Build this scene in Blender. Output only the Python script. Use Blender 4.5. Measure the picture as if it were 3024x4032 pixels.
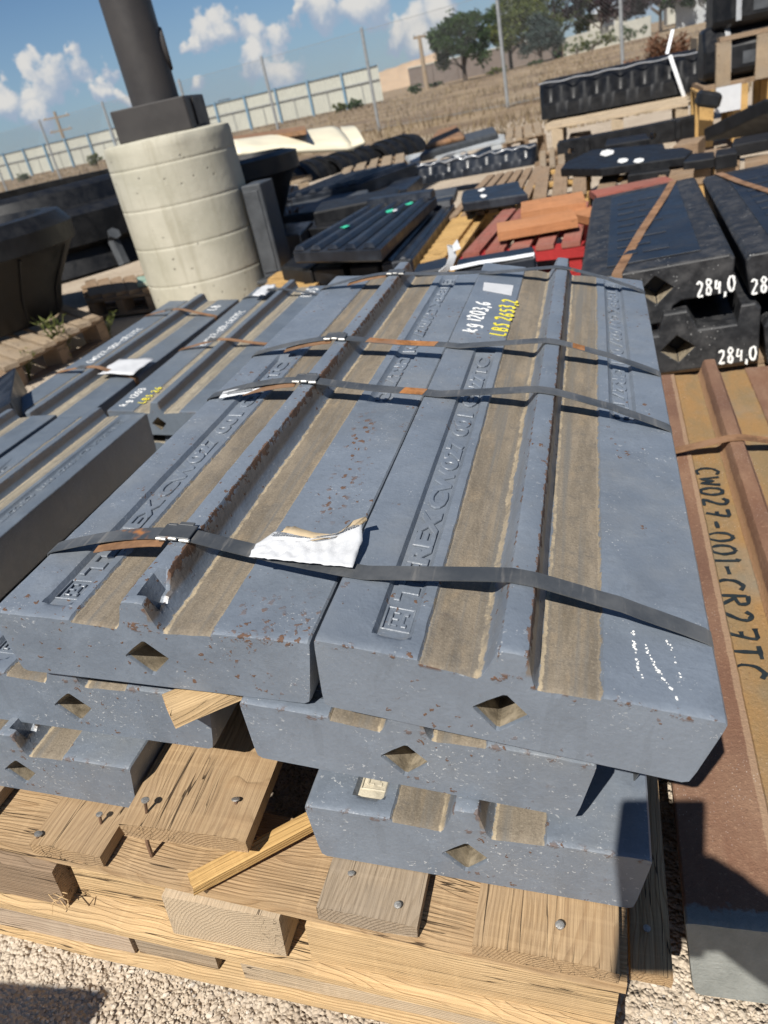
import bpy, bmesh, math, random
from mathutils import Vector, Matrix, noise as mnoise
random.seed(7)
S = bpy.context.scene
for o in list(bpy.data.objects): bpy.data.objects.remove(o)
COL = S.collection
# ------------------------------------------------------------------ camera, sky, sun, exposure
H = 0.85
RIGHT = Vector((0.954840, 0.226959, -0.191758)); DOWN = Vector((-0.049009, -0.516240, -0.855041)); FWD = Vector((-0.293052, 0.825824, -0.481803))
cam_d = bpy.data.cameras.new('camera'); cam = bpy.data.objects.new('camera', cam_d); COL.objects.link(cam)
cam.matrix_world = Matrix(((RIGHT.x, -DOWN.x, -FWD.x, 0), (RIGHT.y, -DOWN.y, -FWD.y, 0), (RIGHT.z, -DOWN.z, -FWD.z, H), (0, 0, 0, 1)))
cam_d.sensor_fit = 'VERTICAL'; cam_d.sensor_height = 36.0; cam_d.lens = 36.0 * 3000 / 4032
cam_d.clip_start = 0.02; cam_d.clip_end = 2000
cam_d.dof.use_dof = True; cam_d.dof.focus_distance = 0.78; cam_d.dof.aperture_fstop = 8.5
S.camera = cam
S.render.resolution_x = 768; S.render.resolution_y = 1024
S.view_settings.view_transform = 'Standard'; S.view_settings.look = 'None'; S.view_settings.gamma = 1
S.view_settings.exposure = 0.40; S.view_settings.use_curve_mapping = False
SUND = Vector((0.13, 0.87, -1.06)).normalized()
sd = bpy.data.lights.new('sun', 'SUN'); sd.energy = 4.9; sd.angle = math.radians(0.53); sd.color = (1.0, 0.955, 0.88)
so = bpy.data.objects.new('sun', sd); COL.objects.link(so); so.rotation_euler = SUND.to_track_quat('-Z', 'Y').to_euler(); so.location = (0, -4, 6)

def ray(px, py):
    return (RIGHT * ((px - 1512) / 3000) + DOWN * ((py - 2016) / 3000) + FWD)
def P(px, py, z):            # a point of the photograph on the level z
    d = ray(px, py); return Vector((0, 0, H)) + d * ((z - H) / d.z)
def PY(px, py, y):           # ... at the distance y
    d = ray(px, py); return Vector((0, 0, H)) + d * (y / d.y)
def PD(px, py, dist):        # ... at a range
    return Vector((0, 0, H)) + ray(px, py).normalized() * dist
def fr(o, X, Y, Z):
    X = Vector(X).normalized(); Y = Vector(Y); Y = (Y - X * X.dot(Y)).normalized(); Z = X.cross(Y)
    return Matrix(((X.x, Y.x, Z.x, o[0]), (X.y, Y.y, Z.y, o[1]), (X.z, Y.z, Z.z, o[2]), (0, 0, 0, 1)))
def PL(F, px, py, axis, val):  # photograph point -> local coordinates of a frame, on a local plane
    Fi = F.inverted(); o = Fi @ Vector((0, 0, H)); d = Fi.to_3x3() @ ray(px, py)
    return o + d * ((val - o[axis]) / d[axis])

# ---- sky
W = bpy.data.worlds.new('World'); S.world = W; W.use_nodes = True
def world():
    nt = W.node_tree; N = nt.nodes; Lk = nt.links; N.clear()
    out = N.new('ShaderNodeOutputWorld'); bg = N.new('ShaderNodeBackground')
    sky = N.new('ShaderNodeTexSky'); sky.sky_type = 'NISHITA'; sky.sun_disc = False
    sky.sun_elevation = math.radians(50); sky.sun_rotation = math.radians(188.5); sky.air_density = 1.0; sky.dust_density = 0.8; sky.ozone_density = 1.0; sky.altitude = 1400
    tc = N.new('ShaderNodeTexCoord')
    def math_(op, a, b=None, c=None, clamp=False):
        n = N.new('ShaderNodeMath'); n.operation = op; n.use_clamp = clamp
        for i, v in enumerate((a, b, c)):
            if v is None: continue
            if isinstance(v, (int, float)): n.inputs[i].default_value = v
            else: Lk.new(v, n.inputs[i])
        return n.outputs[0]
    def noise(scale, det, rough=0.55):
        n = N.new('ShaderNodeTexNoise'); n.inputs['Scale'].default_value = scale; n.inputs['Detail'].default_value = det; n.inputs['Roughness'].default_value = rough
        Lk.new(tc.outputs['Generated'], n.inputs['Vector']); return n
    n1 = noise(16, 5, 0.6)
    sub = N.new('ShaderNodeVectorMath'); sub.operation = 'SUBTRACT'; Lk.new(n1.outputs['Color'], sub.inputs[0]); sub.inputs[1].default_value = (0.5, 0.5, 0.5)
    scl = N.new('ShaderNodeVectorMath'); scl.operation = 'SCALE'; Lk.new(sub.outputs[0], scl.inputs[0]); scl.inputs['Scale'].default_value = 0.085
    add = N.new('ShaderNodeVectorMath'); add.operation = 'ADD'; Lk.new(tc.outputs['Generated'], add.inputs[0]); Lk.new(scl.outputs[0], add.inputs[1])
    blobs = [(215, 250, 46), (300, 218, 36), (155, 310, 52), (235, 320, 85), (125, 370, 55), (300, 310, 55), (170, 440, 70), (420, 278, 36), (400, 335, 30), (385, 400, 40), (458, 402, 40), (5, 350, 45), (30, 420, 70), (310, 410, 26),
             (835, 60, 58), (800, 115, 52), (760, 165, 34), (885, 110, 62), (965, 112, 60), (1010, 150, 60), (1230, 10, 60), (1180, 65, 42), (1110, 150, 50), (1300, 40, 70), (1420, 20, 75), (1085, 240, 36), (812, 335, 36), (1540, 122, 55), (1630, 105, 80), (1650, 165, 70),
             (1130, 320, 90), (1000, 260, 60), (2050, -20, 90), (1730, 50, 60), (-200, 240, 120), (-420, 330, 150), (600, -190, 110), (2500, -120, 160)]
    best = None; up = None
    for x, y, r in blobs:
        d = ray(x, y).normalized(); L = ray(x, y).length
        vd = N.new('ShaderNodeVectorMath'); vd.operation = 'DISTANCE'; Lk.new(add.outputs[0], vd.inputs[0]); vd.inputs[1].default_value = d
        v = math_('MULTIPLY_ADD', vd.outputs['Value'], -1.0 / (r / 3000 / L * 1.5), 1.0)
        best = v if best is None else math_('SMOOTH_MAX', best, v, 0.12)
        # light side of each puff: towards its top
        d2 = (d + Vector((-0.2, 0, 1)) * (r / 3000 / L * 0.55)).normalized()
        vd2 = N.new('ShaderNodeVectorMath'); vd2.operation = 'DISTANCE'; Lk.new(add.outputs[0], vd2.inputs[0]); vd2.inputs[1].default_value = d2
        v2 = math_('MULTIPLY_ADD', vd2.outputs['Value'], -1.0 / (r / 3000 / L * 1.3), 1.0)
        up = v2 if up is None else math_('SMOOTH_MAX', up, v2, 0.12)
    n2 = noise(55, 5, 0.6)
    dens = math_('ADD', best, math_('MULTIPLY_ADD', n2.outputs['Fac'], 0.5, -0.27))
    mr = N.new('ShaderNodeMapRange'); mr.interpolation_type = 'SMOOTHSTEP'; mr.inputs['From Min'].default_value = 0.12; mr.inputs['From Max'].default_value = 0.42; Lk.new(dens, mr.inputs['Value'])
    mr2 = N.new('ShaderNodeMapRange'); mr2.interpolation_type = 'SMOOTHSTEP'; mr2.inputs['From Min'].default_value = 0.0; mr2.inputs['From Max'].default_value = 0.75
    Lk.new(math_('ADD', up, math_('MULTIPLY_ADD', n2.outputs['Fac'], 0.7, -0.36)), mr2.inputs['Value'])
    cc = N.new('ShaderNodeMix'); cc.data_type = 'RGBA'; Lk.new(mr2.outputs['Result'], cc.inputs['Factor'])
    cc.inputs['A'].default_value = (5.2, 6.4, 8.2, 1); cc.inputs['B'].default_value = (11.2, 10.9, 10.4, 1)
    # thin bluish veil of far cloud low over the horizon
    sx = N.new('ShaderNodeSeparateXYZ'); Lk.new(tc.outputs['Generated'], sx.inputs[0])
    mr3 = N.new('ShaderNodeMapRange'); mr3.interpolation_type = 'SMOOTHSTEP'; mr3.inputs['From Min'].default_value = 0.17; mr3.inputs['From Max'].default_value = 0.0; mr3.inputs['To Max'].default_value = 0.7; Lk.new(sx.outputs['Z'], mr3.inputs['Value'])
    n3 = noise(7, 4, 0.6)
    veil = math_('MULTIPLY', mr3.outputs['Result'], math_('MULTIPLY_ADD', n3.outputs['Fac'], 0.7, 0.35), clamp=True)
    tint = N.new('ShaderNodeMix'); tint.data_type = 'RGBA'; tint.blend_type = 'MULTIPLY'; tint.inputs['Factor'].default_value = 1.0
    Lk.new(sky.outputs[0], tint.inputs['A']); tint.inputs['B'].default_value = (0.74, 0.92, 1.10, 1)
    m0 = N.new('ShaderNodeMix'); m0.data_type = 'RGBA'; Lk.new(veil, m0.inputs['Factor']); Lk.new(tint.outputs['Result'], m0.inputs['A']); m0.inputs['B'].default_value = (3.9, 5.5, 7.9, 1)
    m1 = N.new('ShaderNodeMix'); m1.data_type = 'RGBA'; Lk.new(math_('MULTIPLY', mr.outputs['Result'], 0.93), m1.inputs['Factor']); Lk.new(m0.outputs['Result'], m1.inputs['A']); Lk.new(cc.outputs['Result'], m1.inputs['B'])
    Lk.new(m1.outputs['Result'], bg.inputs['Color']); bg.inputs['Strength'].default_value = 0.050
    Lk.new(bg.outputs[0], out.inputs[0])
world()

# ------------------------------------------------------------------ material helpers
class NT:
    def __init__(s, name):
        s.m = bpy.data.materials.new(name); s.m.use_nodes = True; s.t = s.m.node_tree; s.N = s.t.nodes; s.L = s.t.links; s.N.clear()
        s.out = s.N.new('ShaderNodeOutputMaterial'); s.b = s.N.new('ShaderNodeBsdfPrincipled'); s.L.new(s.b.outputs[0], s.out.inputs[0])
        s.tc = s.N.new('ShaderNodeTexCoord'); s.obj = s.tc.outputs['Object']
    def put(s, inp, v):
        if v is None: return
        if isinstance(v, (int, float)):
            if hasattr(inp.default_value, '__len__'): v = tuple([v] * 3 + [1])[:len(inp.default_value)]
            inp.default_value = v
        elif isinstance(v, tuple):
            inp.default_value = v if len(inp.default_value) == len(v) else v + (1,)
        else: s.L.new(v, inp)
    def math(s, op, a, b=None, c=None, clamp=False):
        n = s.N.new('ShaderNodeMath'); n.operation = op; n.use_clamp = clamp
        for i, v in enumerate((a, b, c)): s.put(n.inputs[i], v)
        return n.outputs[0]
    def add(s, a, b): return s.math('ADD', a, b)
    def mul(s, a, b, clamp=False): return s.math('MULTIPLY', a, b, clamp=clamp)
    def mapping(s, vec=None, scale=(1, 1, 1), loc=(0, 0, 0), rot=(0, 0, 0)):
        n = s.N.new('ShaderNodeMapping'); s.put(n.inputs['Vector'], vec or s.obj); n.inputs['Scale'].default_value = scale; n.inputs['Rotation'].default_value = rot
        s.put(n.inputs['Location'], loc); return n.outputs[0]
    def noise(s, scale, det=4, rough=0.55, vec=None, dist=0.0, color=False):
        n = s.N.new('ShaderNodeTexNoise'); s.put(n.inputs['Vector'], vec or s.obj); n.inputs['Scale'].default_value = scale; n.inputs['Detail'].default_value = det
        n.inputs['Roughness'].default_value = rough; n.inputs['Distortion'].default_value = dist
        return n.outputs['Color' if color else 'Fac']
    def vor(s, scale, vec=None, feat='F1', rnd=1.0, out='Distance'):
        n = s.N.new('ShaderNodeTexVoronoi'); n.feature = feat; s.put(n.inputs['Vector'], vec or s.obj); n.inputs['Scale'].default_value = scale; n.inputs['Randomness'].default_value = rnd
        return n.outputs[out]
    def rng(s, v, a, b, c=0.0, d=1.0, smooth=True):
        n = s.N.new('ShaderNodeMapRange'); n.interpolation_type = 'SMOOTHSTEP' if smooth else 'LINEAR'; s.put(n.inputs['Value'], v)
        for k, q in zip(('From Min', 'From Max', 'To Min', 'To Max'), (a, b, c, d)): s.put(n.inputs[k], q)
        return n.outputs['Result']
    def mix(s, f, a, b, mode='MIX'):
        n = s.N.new('ShaderNodeMix'); n.data_type = 'RGBA'; n.blend_type = mode; s.put(n.inputs['Factor'], f); s.put(n.inputs['A'], a); s.put(n.inputs['B'], b); return n.outputs['Result']
    def ramp(s, v, stops):
        n = s.N.new('ShaderNodeValToRGB'); s.put(n.inputs['Fac'], v); e = n.color_ramp.elements
        while len(e) < len(stops): e.new(0.5)
        for q, (p, c) in zip(e, stops): q.position = p; q.color = tuple(c) + (1,)
        return n.outputs['Color']
    def xyz(s, vec=None):
        n = s.N.new('ShaderNodeSeparateXYZ'); s.put(n.inputs[0], vec or s.obj); return n.outputs
    def normal(s):
        g = s.N.new('ShaderNodeTexCoord'); return g.outputs['Normal']
    def bump(s, h, strength=0.3, dist=0.002, prev=None):
        n = s.N.new('ShaderNodeBump'); s.put(n.inputs['Height'], h); n.inputs['Strength'].default_value = strength; n.inputs['Distance'].default_value = dist
        if prev is not None: s.L.new(prev, n.inputs['Normal'])
        return n.outputs[0]
    def rand(s):
        n = s.N.new('ShaderNodeObjectInfo'); return n.outputs['Random']
    def done(s, col, rough=0.6, bump=None, metal=0.0, spec=0.5, sheen=None):
        s.put(s.b.inputs['Base Color'], col); s.put(s.b.inputs['Roughness'], rough); s.put(s.b.inputs['Metallic'], metal); s.b.inputs['Specular IOR Level'].default_value = spec
        if bump is not None: s.L.new(bump, s.b.inputs['Normal'])
        return s.m

def band(t, x, a, b, soft, jit):      # 1 where a < x < b, ragged by jit
    xj = t.add(x, jit)
    return t.mul(t.rng(xj, a - soft, a + soft), t.rng(xj, b - soft, b + soft, 1.0, 0.0))

def m_paint(name, rust=1.0, chips=1.0, base=(0.150, 0.176, 0.213), tan=(0.192, 0.158, 0.115), seed=0.0, dust=0.0, drift=None):
    t = NT(name); vec = t.mapping(loc=(seed, seed * 1.7, seed * 0.6))
    X, Y, Z = t.xyz(); nx, ny, nz = t.xyz(t.normal())
    big = t.noise(5, 4, 0.6, vec); mid = t.noise(28, 5, 0.65, vec); fine = t.noise(240, 3, 0.6, vec)
    c = t.mix(t.rng(big, 0.3, 0.7), tuple(b * 0.86 for b in base), tuple(b * 1.12 for b in base))
    c = t.mix(t.rng(mid, 0.45, 0.75, 0, 0.35), c, tuple(b * 1.35 for b in base))
    c = t.mix(t.rng(fine, 0.35, 0.7, 0, 0.22), c, tuple(b * 0.7 for b in base))
    sk = t.noise(110, 4, 0.7, vec); c = t.mix(t.rng(sk, 0.56, 0.7, 0, 0.28), c, tuple(b * 0.62 for b in base)); dsm = t.noise(3.2, 5, 0.7, t.mapping(vec, loc=(5, 2, 9))); c = t.mix(t.rng(dsm, 0.5, 0.72, 0, 0.32), c, (0.235, 0.235, 0.225))
    scr = t.noise(26, 3, 0.5, t.mapping(vec, scale=(0.35, 3.2, 3.2), rot=(0.2, 0.5, 0.9))); c = t.mix(t.mul(t.rng(t.math('ABSOLUTE', t.add(scr, -0.5)), 0.010, 0.003), t.mul(t.rng(dsm, 0.58, 0.7), 0.5), True), c, (0.25, 0.26, 0.27))
    # faint flow marks down the faces
    streak = t.noise(16, 4, 0.6, t.mapping(vec, scale=(1.6, 1, 0.25)), 0.6)
    c = t.mix(t.rng(streak, 0.6, 0.64, 0, 0.16), c, (0.09, 0.105, 0.125))
    # light chips: short nicks
    wv = t.N.new('ShaderNodeVectorMath'); wv.operation = 'MULTIPLY_ADD'; t.L.new(t.noise(95, 3, 0.7, vec, color=True), wv.inputs[0]); wv.inputs[1].default_value = (.016, .016, .016); t.L.new(vec, wv.inputs[2]); wv = wv.outputs[0]
    ch = t.vor(120, t.mapping(wv, scale=(0.6, 1, 1.7), rot=(0, 0.35, 0)))
    gate = t.noise(11, 4, 0.7, vec)
    chm = t.mul(t.rng(ch, 0.19, 0.12), t.rng(gate, 0.64 - 0.13 * chips, 0.78 - 0.13 * chips), True)
    ch2 = t.vor(260, t.mapping(wv, scale=(0.6, 1.0, 1.6)))
    chm2 = t.mul(t.rng(ch2, 0.2, 0.12), t.rng(t.noise(23, 3, 0.6, vec), 0.62 - 0.12 * chips, 0.7 - 0.1 * chips), True)
    c = t.mix(t.mul(t.math('MAXIMUM', chm, chm2), 0.55 + 0.15 * chips), c, (0.50, 0.51, 0.51))
    # bare cast grooves either side of the rib
    jit = t.add(t.math('MULTIPLY_ADD', t.noise(85, 5, 0.75, vec), 0.009, -0.0045), t.math('MULTIPLY_ADD', t.noise(7, 3, 0.6, vec), 0.006, -0.003))
    g = t.math('MAXIMUM', band(t, X, 0.0875, 0.1385, 0.0007, jit), band(t, X, 0.1835, 0.2318, 0.0007, jit))
    g = t.mul(g, t.mul(t.rng(nz, 0.35, 0.6), t.mul(t.rng(Z, -0.02, -0.016), t.rng(Z, 0.017, 0.009))))
    tn = t.noise(11, 6, 0.75, t.mapping(vec, scale=(2.6, 0.45, 1))); tf = t.noise(420, 3, 0.75, vec); tm = t.noise(45, 5, 0.7, vec)
    tc = t.mix(t.rng(tn, 0.3, 0.7), tuple(q * 0.66 for q in tan), tuple(q * 1.25 for q in tan))
    tc = t.mix(t.rng(tm, 0.5, 0.7, 0, 0.55), tc, (0.105, 0.095, 0.082)); tc = t.mix(t.rng(t.noise(17, 5, 0.7, t.mapping(vec, scale=(1.5, .6, 1), loc=(8, 3, 1))), 0.54, 0.7, 0, 0.5), tc, (0.30, 0.225, 0.14))
    tc = t.mix(t.rng(tf, 0.53, 0.72, 0, 0.4), tc, (0.36, 0.31, 0.235))
    tc = t.mix(t.rng(tf, 0.47, 0.3, 0, 0.42), tc, tuple(q * 0.42 for q in tan))
    ls = t.noise(9, 4, 0.6, t.mapping(vec, scale=(7, 0.16, 1))); tc = t.mix(t.mul(t.rng(ls, 0.48, 0.64), t.rng(tn, 0.25, 0.6), True), tc, t.mix(tf, (0.085, 0.08, 0.072), (0.20, 0.185, 0.16)))
    edge = t.math('MAXIMUM', band(t, X, 0.1335, 0.1385, 0.001, jit), band(t, X, 0.1835, 0.187, 0.0008, jit))
    tc = t.mix(t.mul(t.mul(edge, t.rng(tm, 0.3, 0.6)), 0.75), tc, (0.46, 0.37, 0.24))
    edge2 = t.math('MAXIMUM', band(t, X, 0.0875, 0.0895, 0.0007, jit), band(t, X, 0.2295, 0.2318, 0.001, jit))
    tc = t.mix(t.mul(edge2, 0.25), tc, (0.40, 0.33, 0.23))
    c = t.mix(g, c, tc)
    # brown, scraped flank and rusty rim of the rib
    fl = t.mul(band(t, X, 0.1717, 0.1795, 0.0008, jit), t.rng(Z, 0.003, 0.009))
    c = t.mix(t.mul(fl, 0.85), c, t.mix(tm, (0.10, 0.075, 0.055), (0.20, 0.165, 0.13)))
    rj = t.noise(75, 4, 0.7, vec)
    rim = t.mul(t.mul(t.rng(t.math('SUBTRACT', t.math('MULTIPLY_ADD', rj, 0.017, -0.0068), t.math('ABSOLUTE', t.add(X, -0.1712))), 0.0, 0.0006), t.rng(Z, 0.012, 0.02)), min(1.0, 0.9 * rust), True)
    rim2 = t.mul(t.mul(t.rng(t.math('SUBTRACT', t.math('MULTIPLY_ADD', rj, 0.012, -0.0060), t.math('ABSOLUTE', t.add(X, -0.1484))), 0.0, 0.0006), t.rng(Z, 0.012, 0.02)), min(1.0, 0.9 * rust), True)
    # rust spots: gathered in drifts, sharp edged
    rv = t.vor(150, t.mapping(wv, scale=(1, 0.75, 1)), out='Distance'); rg = t.noise(6.5, 5, 0.75, vec)
    spot = t.mul(t.rng(t.add(rv, t.math('MULTIPLY_ADD', mid, 0.35, -0.17)), 0.30, 0.24), t.rng(rg, 0.70 - 0.1 * rust, 0.76 - 0.1 * rust), True)
    rv2 = t.vor(74, t.mapping(wv, scale=(1, 0.8, 1.2))); spot2 = t.mul(t.rng(t.add(rv2, t.math('MULTIPLY_ADD', t.noise(120, 4, 0.7, vec), 0.36, -0.18)), 0.17, 0.12), t.rng(t.noise(4.5, 3, 0.7, t.mapping(vec, loc=(3.1, 1.2, 0))), 0.66 - 0.14 * rust, 0.72 - 0.14 * rust), True)
    if drift:
        x0, y0, x1, y1, wd = drift; k = (x1 - x0) / (y1 - y0)
        dl = t.math('ABSOLUTE', t.add(X, t.math('MULTIPLY_ADD', Y, -k, k * y0 - x0))); dg = t.mul(t.rng(t.add(dl, t.math('MULTIPLY_ADD', mid, .016, -.008)), wd, wd * .35), t.mul(t.rng(Y, y0 - .03, y0 + .03), t.rng(Y, y1 + .03, y1 - .03)))
        rvd = t.vor(105, t.mapping(wv, scale=(1, 0.7, 1))); spot = t.math('MAXIMUM', spot, t.mul(t.rng(t.add(rvd, t.math('MULTIPLY_ADD', mid, .5, -.25)), 0.36, 0.28), dg))
        d2 = t.mul(t.rng(Y, .085, .01), t.mul(t.rng(X, .235, .25), t.rng(Z, -.01, -.006))); spot = t.math('MAXIMUM', spot, t.mul(t.rng(t.add(rvd, t.math('MULTIPLY_ADD', mid, .5, -.25)), 0.32, 0.24), t.mul(d2, t.rng(gate, .38, .5))))
    frontedge = t.mul(t.mul(t.rng(Y, 0.006, 0.0), t.rng(t.math('ABSOLUTE', t.add(Z, 0.002)), 0.007, 0.003)), t.rng(t.noise(55, 4, 0.7, vec), 0.55, 0.62), True)
    rr = t.math('MAXIMUM', t.math('MAXIMUM', spot, spot2), t.math('MAXIMUM', t.math('MAXIMUM', rim, rim2), t.mul(frontedge, rust, True)))
    rr = t.mul(rr, t.math('SUBTRACT', 1.0, t.mul(g, 0.85)))
    geo = t.N.new('ShaderNodeNewGeometry'); pt = geo.outputs['Pointiness']; wn = t.noise(40, 5, 0.75, vec)
    wear = t.mul(t.mul(t.mul(t.rng(pt, 0.53, 0.57), t.rng(t.math('ABSOLUTE', ny), 0.55, 0.3)), t.rng(wn, 0.45, 0.62), True), t.math('SUBTRACT', 1.0, g)); c = t.mix(t.mul(wear, 0.35), c, (0.31, 0.33, 0.35))
    grime = t.mul(t.mul(t.rng(pt, 0.478, 0.44), t.rng(t.math('ABSOLUTE', ny), 0.55, 0.3)), t.rng(wn, 0.3, 0.6), True); c = t.mix(t.mul(grime, 0.5), c, (0.15, 0.135, 0.115))
    rc = t.mix(t.noise(160, 4, 0.7, vec), (0.045, 0.024, 0.015), (0.17, 0.078, 0.032))
    c = t.mix(t.mul(rr, 0.92), c, rc)
    if dust: c = t.mix(t.mul(t.rng(t.noise(4, 4, 0.6, vec), 0.35, 0.7), dust), c, (0.30, 0.27, 0.22))
    hgt = t.add(t.add(t.mul(mid, 0.5), t.add(t.mul(sk, 0.35), t.mul(fine, 0.2))), t.add(t.mul(rr, 0.35), t.mul(t.mul(g, tf), 0.55)))
    rough = t.mix(g, t.mix(rr, t.rng(mid, 0.3, 0.7, 0.36, 0.50), 0.9), 0.85)
    return t.done(c, rough, t.bump(hgt, 0.62, 0.0024), spec=0.6)

def m_simple(name, col, rough=0.6, var=0.25, scale=20, bump=0.2, bd=0.002, spec=0.5, metal=0.0, spots=None, dustc=None, dust=0.0):
    t = NT(name); r = t.rand(); vec = t.mapping(loc=t.N.new('ShaderNodeCombineXYZ').outputs[0])
    off = t.N.new('ShaderNodeVectorMath'); off.operation = 'ADD'; t.L.new(t.obj, off.inputs[0]); cmb = t.N.new('ShaderNodeCombineXYZ'); t.L.new(t.mul(r, 37.0), cmb.inputs[0]); t.L.new(t.mul(r, 91.0), cmb.inputs[1]); t.L.new(cmb.outputs[0], off.inputs[1]); vec = off.outputs[0]
    n = t.noise(scale, 5, 0.65, vec); n2 = t.noise(scale * 7, 3, 0.6, vec); n3 = t.noise(scale * 0.22, 3, 0.6, vec)
    c = t.mix(t.rng(n, 0.3, 0.7), tuple(q * (1 - var) for q in col), tuple(q * (1 + var) for q in col))
    c = t.mix(t.rng(n2, 0.5, 0.75, 0, 0.35), c, tuple(min(1, q * (1 + 1.6 * var)) for q in col))
    c = t.mix(t.rng(n3, 0.4, 0.7, 0, 0.4), c, tuple(q * (1 - var * 0.9) for q in col))
    if dust: c = t.mix(t.mul(t.rng(t.noise(scale * 0.5, 6, 0.7, vec), 0.42, 0.72), dust), c, dustc)
    if spots:
        v = t.vor(scale * 3.0, vec); c = t.mix(t.mul(t.rng(v, 0.2, 0.12), t.rng(t.noise(scale * 0.4, 3, 0.6, vec), 0.5, 0.62), True), c, spots)
    return t.done(c, t.rng(n, 0.3, 0.7, max(0.05, rough - 0.1), min(1, rough + 0.1)), t.bump(t.add(n, t.mul(n2, 0.5)), bump, bd), metal=metal, spec=spec)

def m_wood(name, light, dark, weather=0.0, grain=1.0, rough=0.8):
    t = NT(name); r = t.rand()
    off = t.N.new('ShaderNodeVectorMath'); off.operation = 'ADD'; t.L.new(t.obj, off.inputs[0]); cmb = t.N.new('ShaderNodeCombineXYZ'); t.L.new(t.mul(r, 23.0), cmb.inputs[0]); t.L.new(t.math('MULTIPLY_ADD', r, 0.13, -0.06), cmb.inputs[1]); t.L.new(t.math('MULTIPLY_ADD', r, 0.19, -0.1), cmb.inputs[2]); t.L.new(cmb.outputs[0], off.inputs[1]); vec = off.outputs[0]
    # growth rings round a slowly wandering pith line below the board
    wob = t.noise(2.6, 3, 0.55, t.mapping(vec, scale=(1.0, 2.0, 2.0)), color=True)
    w2 = t.N.new('ShaderNodeVectorMath'); w2.operation = 'MULTIPLY_ADD'; t.L.new(wob, w2.inputs[0]); w2.inputs[1].default_value = (0, 0.06, 0.06); t.L.new(vec, w2.inputs[2])
    x, y, z = t.xyz(w2.outputs[0])
    rad = t.math('SQRT', t.add(t.mul(y, y), t.mul(t.add(z, 0.034), t.add(z, 0.034))))
    rad = t.math('MULTIPLY_ADD', x, 0.012, rad)
    ring = t.math('FRACT', t.mul(rad, 300.0))
    late = t.mul(t.rng(ring, 0.45, 0.88), t.rng(ring, 1.0, 0.9))
    fib = t.noise(60, 4, 0.7, t.mapping(vec, scale=(0.12, 9, 9))); fib2 = t.noise(9, 4, 0.65, t.mapping(vec, scale=(0.3, 5, 5))); mot = t.noise(7, 4, 0.6, vec); saw = t.noise(110, 2, 0.5, t.mapping(vec, scale=(1.0, 0.04, 0.1)))
    c = t.mix(t.mul(late, 0.42 * grain + 0.08), light, dark)
    c = t.mix(t.rng(fib, 0.35, 0.72, 0, 0.75), c, tuple(q * 0.62 for q in dark))
    c = t.mix(t.rng(saw, 0.55, 0.7, 0, 0.22), c, tuple(min(1, q * 1.2) for q in light))
    c = t.mix(t.rng(mot, 0.3, 0.7, 0, 0.45), c, tuple(0.5 * (a + b) * 0.75 for a, b in zip(light, dark)))
    c = t.mix(t.rng(fib2, 0.62, 0.72, 0, 0.5), c, tuple(q * 0.5 for q in dark))
    if weather: c = t.mix(t.mul(t.rng(t.noise(5, 5, 0.65, vec), 0.3, 0.7), weather), c, (0.25, 0.215, 0.175))
    # knots
    kv = t.vor(5.2, t.mapping(vec, scale=(1.0, 2.2, 2.2))); c = t.mix(t.mul(t.rng(kv, 0.09, 0.05), 0.8), c, (0.10, 0.05, 0.02))
    # fine open cracks along the grain
    cr = t.noise(3.5, 3, 0.5, t.mapping(vec, scale=(0.55, 14, 14))); crm = t.rng(t.math('ABSOLUTE', t.add(cr, -0.5)), 0.006, 0.002)
    crm = t.mul(crm, t.rng(t.noise(4, 2, 0.5, vec), 0.46, 0.54), True)
    c = t.mix(t.mul(crm, 0.9), c, (0.035, 0.022, 0.014))
    h = t.add(t.add(t.mul(late, 0.35), t.mul(fib, 0.7)), t.add(t.mul(saw, 0.25), t.mul(crm, -2.2)))
    return t.done(c, rough, t.bump(h, 0.75, 0.0018), spec=0.2)

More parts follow.
